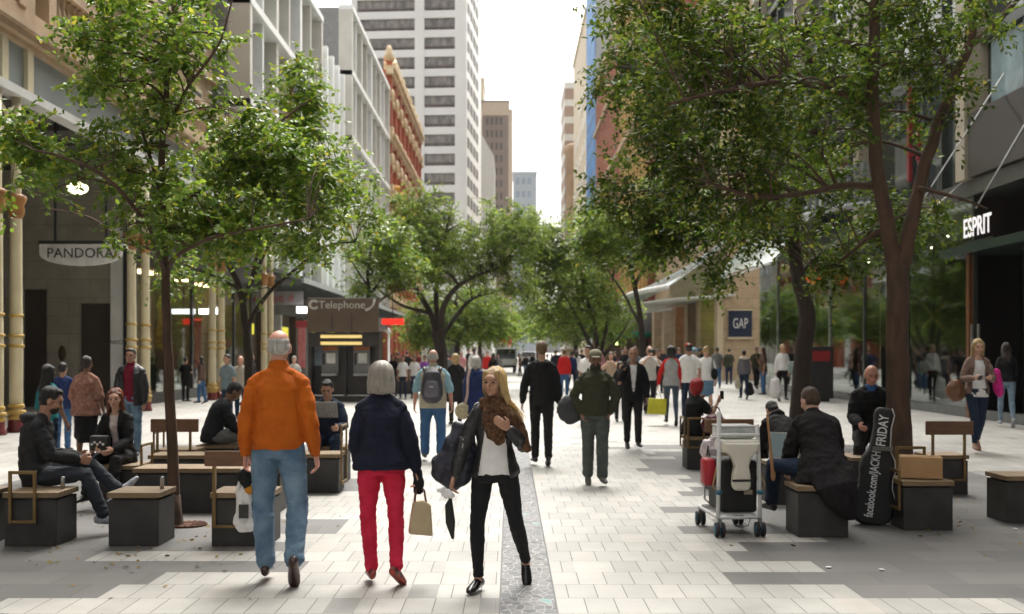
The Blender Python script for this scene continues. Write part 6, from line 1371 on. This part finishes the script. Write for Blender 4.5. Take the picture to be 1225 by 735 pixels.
for sx_ in (-1,1): G().tube([(sx_*.2,-.01,.40),(sx_*.24,.0,.46),(sx_*.19,.05,.62)],[.009]*3,6).build('bungee_cord',M('cord_tan',(.35,.24,.12)),o,True); G().ell((sx_*.19,-.02,.40),(.035,.03,.022)).build('clamp',blu,o,True)
G().box(.04,.11,-.05,-.02,.385,.425).build('clamp_plate',M('strap_grey2',(.3,.25,.18)),o)
G().tube([(-.07,-.02,.16),(-.04,-.03,.10),(.02,-.03,.08),(.08,-.03,.11),(.10,-.02,.17)],[.004]*5,5).build('hanging_wire',black,o,True)
o=empty('suitcase',(2.08,10.5,.20),R(4),'black suitcase standing inside the white luggage trolley','suitcase')
G().box(-.17,.17,-.20,.28,0,.48).build('shell',nyl,o,bevel=.03); G().tube([(-.06,-.1,.48),(-.05,-.1,.52),(.05,-.1,.52),(.06,-.1,.48)],[.01]*4,6).build('handle',black,o,True)
o=empty('instrument_case',(2.08,10.2,.42),R(4),'cream white hard instrument case strapped neck down on the trolley','instrument case')
crm=M('case_cream',(.70,.67,.58),(.62,.59,.5),scale=3,rough=.3,coat=.3)
pl=[(-.06,0),(.06,0),(.085,.04),(.08,.14),(.065,.22),(.09,.30),(.15,.36),(.175,.43),(-.175,.43),(-.15,.36),(-.09,.30),(-.065,.22),(-.08,.14),(-.085,.04)]
G().prism(pl,(0,.02,0),(1,0,0),(0,0,1),(0,-.10,0)).build('lid',crm,o,bevel=.022)
G().box(-.092,.092,-.088,-.078,.085,.105).build('strap',black,o); G().box(-.175,.175,-.06,.25,.34,.455).build('case_body',crm,o,bevel=.03)
o=empty('clear_storage_box',(2.07,10.45,.88),R(4),'translucent box of papers on top of the luggage trolley','storage box')
G().box(-.16,.16,-.16,.16,0,.10).build('tub',M('clear_plastic',(.55,.57,.55),(.35,.38,.38),scale=15,rough=.2),o,bevel=.01); G().box(-.165,.165,-.165,.165,.1,.115).build('lid',M('lid_pale',(.62,.62,.6)),o,bevel=.004)
o=empty('red_bag',(1.83,10.42,.42),R(4),'small bright red bag hanging on the left side of the luggage trolley','bag')
G().box(-.055,.055,-.10,.10,.02,.27).build('pouch',M('bag_red',(.40,.010,.025),rough=.5,bump=.4,bscale=20),o,True,bevel=.03)
G().tube([(0,-.05,.29),(0,0,.38),(0,.05,.29)],[.008]*3,6).build('handle',black,o,True)
o=empty('plastic_bag',(1.93,11.05,.60),0,'crumpled white and pink plastic bag on the far left of the luggage trolley','bag')
g=G(); g.ell((.04,0,.10),(.11,.12,.12)); g.ell((.10,.05,.16),(.08,.1,.09)); g.tube([(.05,0,.16),(.09,0,.25)],[.06,.025]); remesh(g,'bag',M('bag_plastic',(.62,.52,.52),(.45,.4,.42),scale=12,rough=.35),o,.01,1,disp=(.03,12,12))
G().tube([(-.0,-.12,.05),(-.05,-.1,-.1),(-.04,-.1,-.36),(.03,-.1,-.42)],[.01]*4,6).build('wire_loop',steel,o,True)
o=empty('walking_stick',(2.36,10.2,.0),0,'light wooden stick standing upright on the right side of the trolley','stick')
G().tube([(.02,0,.52),(.0,.0,.75),(-.035,.0,1.10)],[.02,.013,.010],8).build('shaft',M('stick_wood',(.42,.22,.09)),o,True); G().ell((.02,0,.55),(.022,.02,.05)).build('grip',M('stick_wood',(.42,.22,.09)),o,True)
# ================================================================ things carried
def at(info,S,dx=0,dy=0,dz=0): return world(info,info['hand'](S)+V((dx,dy,dz)))
h=at(A1,'L')
o=empty('carrier_bag',h,R(0),'white plastic carrier bag with black square held by the man in orange','bag')
g=G(); g.tube([(.0,0,-.12),(0,0,-.2),(0,0,-.40),(0,0,-.43)],[(.035,.02),(.075,.04),(.095,.05),(.08,.04)],14,ref=(1,0,0)); remesh(g,'bag',M('carrier_white',(.74,.73,.72),(.6,.6,.6),scale=9,rough=.4),o,.008,1,disp=(.018,16,10))
for s_ in (-1,1): G().tube([(s_*.03,0,.0),(s_*.04,0,-.08),(s_*.06,0,-.18)],[.008,.012,.02],6).build('handle',M('carrier_white',(.7,.7,.7)),o,True)
G().box(-.035,.035,-.066,-.058,-.35,-.25).build('printed_square',black,o)
o=empty('winter_glove',h+V((0,-.01,-.02)),0,'black and orange glove bundled in the hand of the man in orange','glove')
g=G(); g.ell((.0,0,-.03),(.055,.045,.06)); g.tube([(0,0,-.05),(.02,0,-.12)],[.045,.035]); remesh(g,'palm',blk,o,.008,1,disp=(.012,25,25)); G().ell((.035,-.01,-.13),(.042,.035,.032)).build('orange_cuff',cloth('glove_orange',(.6,.25,.03)),o,True)
h=at(A2,'R')
o=empty('handbag',h+V((.0,0,.0)),R(10),'small beige handbag with brown handles held by the grey-haired woman','handbag')
G().prism([(-.075,-.36),(.10,-.38),(.085,-.15),(.03,-.12),(-.04,-.13)],(0,.05,0),(1,0,0),(0,0,1),(0,-.1,0)).build('bag_body',M('bag_beige',(.52,.42,.26),(.45,.36,.22),scale=8,rough=.5),o,bevel=.015)
for s_ in (-1,1): G().tube([(-.03,s_*.03,-.14),(-.02,s_*.02,-.04),(.0,0,-.005),(.04,s_*.02,-.05),(.055,s_*.03,-.15)],[.006]*5,6).build('handle',M('handle_brown',(.13,.05,.03)),o,True)
o=empty('black_glove',h,0,'black glove worn on the hand holding the beige handbag','glove')
g=G(); q=A2['J']['hdR']; g.ell((0,0,0),(.042,.04,.06)); g.tube([V((0,0,0)),V((-.01,0,.09))],[.035,.036]); remesh(g,'palm',blk,o,.007,1)
for k in range(5): G().tube([(-.03+k*.014,.0,-.02),(-.03+k*.014,-.01,-.065 -(.01 if k in(1,2,3) else 0))],[.0085,.0075],6).build('finger',blk,o,True)
# blonde woman's big navy bag, folded umbrella, papers
h=at(A3,'R'); b0=world(A3,A3['tp'](.24,-.02,.02))
o=empty('shoulder_bag',b0,R(176),'large soft navy shoulder bag under the arm of the blonde woman','bag')
g=G(); g.tube([(.02,-.02,.28),(.03,0,.15),(.08,.02,-.02),(.10,.02,-.14)],[(.07,.05),(.12,.08),(.15,.09),(.09,.05)],16,ref=(1,0,0)); g.ell((.17,.0,-.02),(.07,.07,.11)); remesh(g,'bag_body',M('bag_navy',(.02,.022,.04),(.012,.013,.022),scale=6,rough=.45),o,.008,2,disp=(.03,9,9))
G().tube([(.0,.06,.16),(-.03,.07,.32),(-.08,.04,.44),(-.10,-.05,.45),(-.04,-.1,.28)],[.012]*5,7).build('strap',leather,o,True); G().tube([(.0,.105,.2),(.01,.11,.06)],[.005]*2,6).build('zip',steel,o,True)
o=empty('folded_umbrella',h+V((-.0,-.02,-.03)),0,'small folded black umbrella dangling from the hand of the blonde woman','umbrella')
G().tube([(0,0,-.04),(-.01,0,-.08),(0,0,-.20),(.015,0,-.31)],[.012,.028,.034,.010],10).build('canopy',nyl,o,True); G().tube([(0,0,.0),(0,0,-.05)],[.012]*2,8).build('handle',black,o,True)
o=empty('paper_bundle',h+V((-.02,-.03,-.03)),R(20),'white crumpled papers in the hand of the blonde woman','paper')
g=G(); g.ell((0,0,0),(.05,.03,.035)); g.ell((-.04,0,.03),(.035,.02,.02)); remesh(g,'sheets',wht,o,.008,0,disp=(.02,22,22))
# cap man's bag
b0=world(A5,A5['tp'](.30,-.06,-.03))
o=empty('shoulder_bag',b0,0,'dark grey round shoulder bag at the hip of the man in the cap','bag'); g=G(); g.ell((-.02,0,.05),(.17,.09,.19)); remesh(g,'bag_body',M('bag_charcoal',(.035,.038,.042),rough=.6),o,.012,1,disp=(.02,8,8)); G().tube([(.05,-.05,.18),(.14,-.09,.40),(.20,-.06,.56)],[.014]*3,6).build('strap',black,o,True)
# backpack
b0=world(A7,A7['tp'](0,-.20,.26)); 
o=empty('backpack',b0,0,'grey and black backpack worn by the bald man in the cream vest','backpack')
bpm=M('backpack_grey',(.07,.07,.085),(.03,.03,.035),scale=7,rough=.6)
g=G(); g.tube([(0,-.02,-.24),(0,-.04,-.16),(0,-.05,0),(0,-.03,.16),(0,0,.22)],[(.14,.08),(.17,.11),(.165,.11),(.13,.09),(.06,.05)],18,ref=(1,0,0)); remesh(g,'main_bag',bpm,o,.014,1)
G().tube([(0,-.14,-.17),(0,-.155,-.08),(0,-.145,.03)],[(.11,.04),(.12,.045),(.09,.03)],14,ref=(1,0,0)).build('front_pocket',M('pocket_grey',(.13,.12,.15)),o,True)
G().box(-.03,.03,-.192,-.185,-.06,-.03).build('badge',M('badge_white',(.6,.6,.6)),o)
for s_ in (-1,1): G().tube([(s_*.10,.0,.17),(s_*.13,.05,.25),(s_*.12,.14,.24)],[(.03,.012)]*3,8,ref=(1,0,0)).build('strap',black,o,True)
# white haired woman's strap and round bag
b0=world(A8,A8['tp'](-.15,-.17,.25))
o=empty('sling_bag',b0,0,'cream strap and round woven bag of the white-haired woman in navy','bag')
G().tube([(.03,.03,.26),(.0,-.0,.1),(-.01,-.01,-.2),(-.05,-.01,-.36)],[(.026,.008)]*4,8,ref=(1,0,0)).build('strap',M('strap_pink',(.55,.40,.34)),o,True)
G().ell((-.09,.0,-.50),(.15,.05,.15),n=20,m=12).build('bag_body',M('woven_cream',(.48,.42,.28),(.3,.26,.16),scale=25),o,True)
# yellow bag
h=at(A15,'L'); o=empty('shopping_bag',h,R(-4),'bright yellow paper shopping bag held by the woman with red sleeves','shopping bag')
G().prism([(-.24,-.55),(.18,-.58),(.20,-.22),(-.20,-.20)],(0,.06,0),(1,0,0),(0,0,1),(0,-.12,0)).build('bag_body',M('bag_yellow',(.72,.68,.03),rough=.4),o,bevel=.004)
G().tube([(-.10,-.06,-.22),(-.02,-.03,-.02),(.02,-.03,-.02),(.09,-.06,-.23)],[.006]*4,5).build('handle',black,o,True)
def sbag(label,info,S,w,hh,mt,drop=.1,d=.1,cat='shopping bag'):
    h=at(info,S); o=empty('shopping_bag',h,0,label,cat); g=G(); g.tube([(0,0,-drop),(0,0,-drop-.06),(0,0,-drop-hh*.8),(0,0,-drop-hh)],[(w*.2,d*.2),(w*.38,d*.4),(w*.5,d*.5),(w*.42,d*.4)],12,ref=(1,0,0)); remesh(g,'bag_body',mt,o,.016,1,disp=(.02,10,8)); G().tube([(-w*.2,0,-drop-.03),(0,0,0),(w*.2,0,-drop-.03)],[.008]*3,5).build('handle',mt,o,True)
sbag('two white shopping bags hanging from the hand of the white top woman',A20,'R',.42,.62,wht,.08,.22)
sbag('black shopping bag on the right of the fur collar jacket person',A19,'R',.36,.40,blk,.18,.2)
sbag('cream shopping bag on the left of the fur collar jacket person',A19,'L',.26,.36,cloth('cream_bag',(.5,.46,.36)),.0,.15)
o=empty('shoulder_bag',world(A20,A20['tp'](-.30,0,-.02)),0,'pale green shoulder bag on the right of the white top woman','bag'); g=G(); g.ell((0,0,.1),(.2,.12,.22)); remesh(g,'bag_body',cloth('pale_green',(.33,.42,.38)),o,.02,1); G().tube([(-.02,0,.3),(-.12,0,.5),(-.16,0,.62)],[.014]*3,5).build('strap',black,o,True)
o=empty('shoulder_bag',world(A17,A17['tp'](.12,-.14,.02)),0,'dark shoulder bag on the back of the blond woman with denim skirt','bag'); g=G(); g.ell((.04,0,.1),(.09,.07,.15)); remesh(g,'bag_body',blk,o,.016,1); G().tube([(.0,0,.2),(-.01,0,.4),(.0,.06,.52)],[.014]*3,5).build('strap',black,o,True)
o=empty('shoulder_bag',world(A21,A21['tp'](.32,-.05,-.02)),0,'large brown leather shoulder bag of the blonde woman at right','bag'); g=G(); g.tube([(0,0,.17),(0,0,.10),(.02,0,-.04),(.03,0,-.12)],[(.08,.05),(.15,.08),(.18,.09),(.12,.07)],16,ref=(1,0,0)); g.ell((.08,0,-.06),(.12,.08,.07)); remesh(g,'bag_body',M('bag_tan',(.22,.10,.05),(.14,.06,.03),rough=.45),o,.012,1,disp=(.02,9,9)); G().tube([(-.08,.0,.18),(-.12,.0,.38),(-.10,.0,.52)],[.014]*3,6).build('strap',M('handle_brown',(.13,.05,.03)),o,True)
o=empty('pink_jacket',world(A21,A21['tp'](-.30,-.02,.0)),0,'bright pink jacket folded over the arm of the blonde woman at right','jacket'); g=G(); g.tube([(-.0,0,.33),(.02,0,.15),(.03,0,.02),(.05,0,-.08)],[(.05,.05),(.07,.06),(.10,.07),(.05,.05)],12,ref=(1,0,0)); remesh(g,'cloth',cloth('hotpink',(.65,.03,.25)),o,.012,1,disp=(.02,9,9))
def phone(label,info,S,mt=black,dx=0,dy=.04,dz=0,rx=-50,cat='phone'):
    h=world(info,info['hand'](S)+V((dx,dy,dz))); o=empty('phone',h,info['o'].rotation_euler.z,label,cat); m=Matrix.Rotation(R(rx),4,'X'); G().box(-.033,.033,-.005,.005,-.06,.06,m).build('case',mt,o,bevel=.003); G().box(-.029,.029,-.0075,-.0055,-.05,.05,m).build('screen',M('phone_screen',(.02,.02,.025),rough=.1),o)
phone('dark phone held by the seated man in the charcoal hoodie',B1,'L',M('case_blue',(.1,.15,.2)))
phone('black phone held to the face of the man in the suit',A6,'R',rx=0)
phone('dark phone held up by the woman with crimson hair',B5,'R',dz=.03,rx=0)
phone('phone in the hands of the blonde woman at right',A21,'R')
h=world(A13,A13['hl'](0,.2,0)); o=empty('camera_device',h,R(185),'black camera held up by the man in the pale t-shirt','camera'); G().box(-.08,.08,-.03,.03,-.05,.05).build('camera_body',black,o,bevel=.008); G().tube([(0,.03,0),(0,.09,0)],[.035,.03],12).build('lens',black,o,True)
o=empty('newspaper',world(B4,V((0,.42,.98*.96))),R(0),'grey folded newspaper held by the man on the bench','newspaper')
m=Matrix.Rotation(R(25),4,'X'); nw=M('newsprint',(.38,.38,.37),(.12,.12,.12),scale=60,rough=.8,stretch=(1,1,3)); G().box(-.17,-.002,-.004,.004,-.11,.11,m).build('left_page',nw,o); G().box(.002,.17,-.004,.004,-.11,.11,m).build('right_page',nw,o)
o=empty('handbag',(wx(853,16),15.9,.50),0,'dark red handbag beside the woman with crimson hair','handbag'); g=G(); g.ell((0,0,.14),(.19,.12,.15)); remesh(g,'bag_body',M('bag_maroon',(.10,.008,.02),(.05,.005,.01),scale=12,rough=.4),o,.012,1,disp=(.02,9,9)); G().tube([(-.1,0,.24),(-.02,0,.40),(.06,0,.38),(.12,0,.22)],[.01]*4,6).build('handle',M('handle_dark',(.06,.01,.015)),o,True)
o=empty('travel_bag',(wx(870,16),16.3,.46),0,'black bag slumped right of the dark red handbag','bag'); g=G(); g.tube([(-.2,0,.1),(.2,0,.06)],[.13,.1],12); remesh(g,'bag_body',nyl,o,.014,1,disp=(.02,8,8))
o=empty('handbag',(wx(126,12.1)-.02,12.0,.62),0,'small black bag with white pattern on the lap of the red-haired woman','handbag'); G().box(-.10,.10,-.05,.05,0,.16).build('bag_body',black,o,bevel=.02)
g=G()
for k in range(5): g.ell((-.07+k*.03,-.053,.07+.02*(k%2)),(.014,.004,.014),n=8,m=6)
g.build('white_pattern',wht,o)
# small litter on the paving
for i,(px,py,l) in enumerate(((842,594,'small white paper scrap on the light paving left of the trolley'),(991,680,'tiny white litter speck on the paving at lower right'),(1055,683,'second tiny white litter speck farther right'),(1215,634,'white litter speck at the right edge'))):
    x,y=gp(px,py); o=empty('paper_scrap',(x,y,.004),0,l,'litter'); g=G(); g.ell((0,0,.006),(.022,.018,.006),n=9,m=6); g.v=[q+V((noise.noise(q*60+V((i,0,0)))*.012,noise.noise(q*50)*.010,0)) for q in g.v]; g.build('scrap',wht,o)
# ---------------------------------------------------------------- air
hm=bpy.data.materials.new('haze_air'); hm.use_nodes=True; nt=hm.node_tree
for n in list(nt.nodes):
    if n.type!='OUTPUT_MATERIAL': nt.nodes.remove(n)
pv=nd(nt,'ShaderNodeVolumePrincipled'); pv.inputs['Density'].default_value=.00016; pv.inputs['Color'].default_value=(.97,.97,1,1); nt.links.new(pv.outputs[0],nt.nodes['Material Output'].inputs['Volume'])
tag(G().box(-75,75,-80,430,-1,96).build('haze',hm),kind='stuff')
# ---------------------------------------------------------------- tidy up helper scenes
bpy.data.scenes.remove(WS); bpy.data.scenes.remove(TS)
for m_ in list(bpy.data.meshes):
    if m_.users==0: bpy.data.meshes.remove(m_)
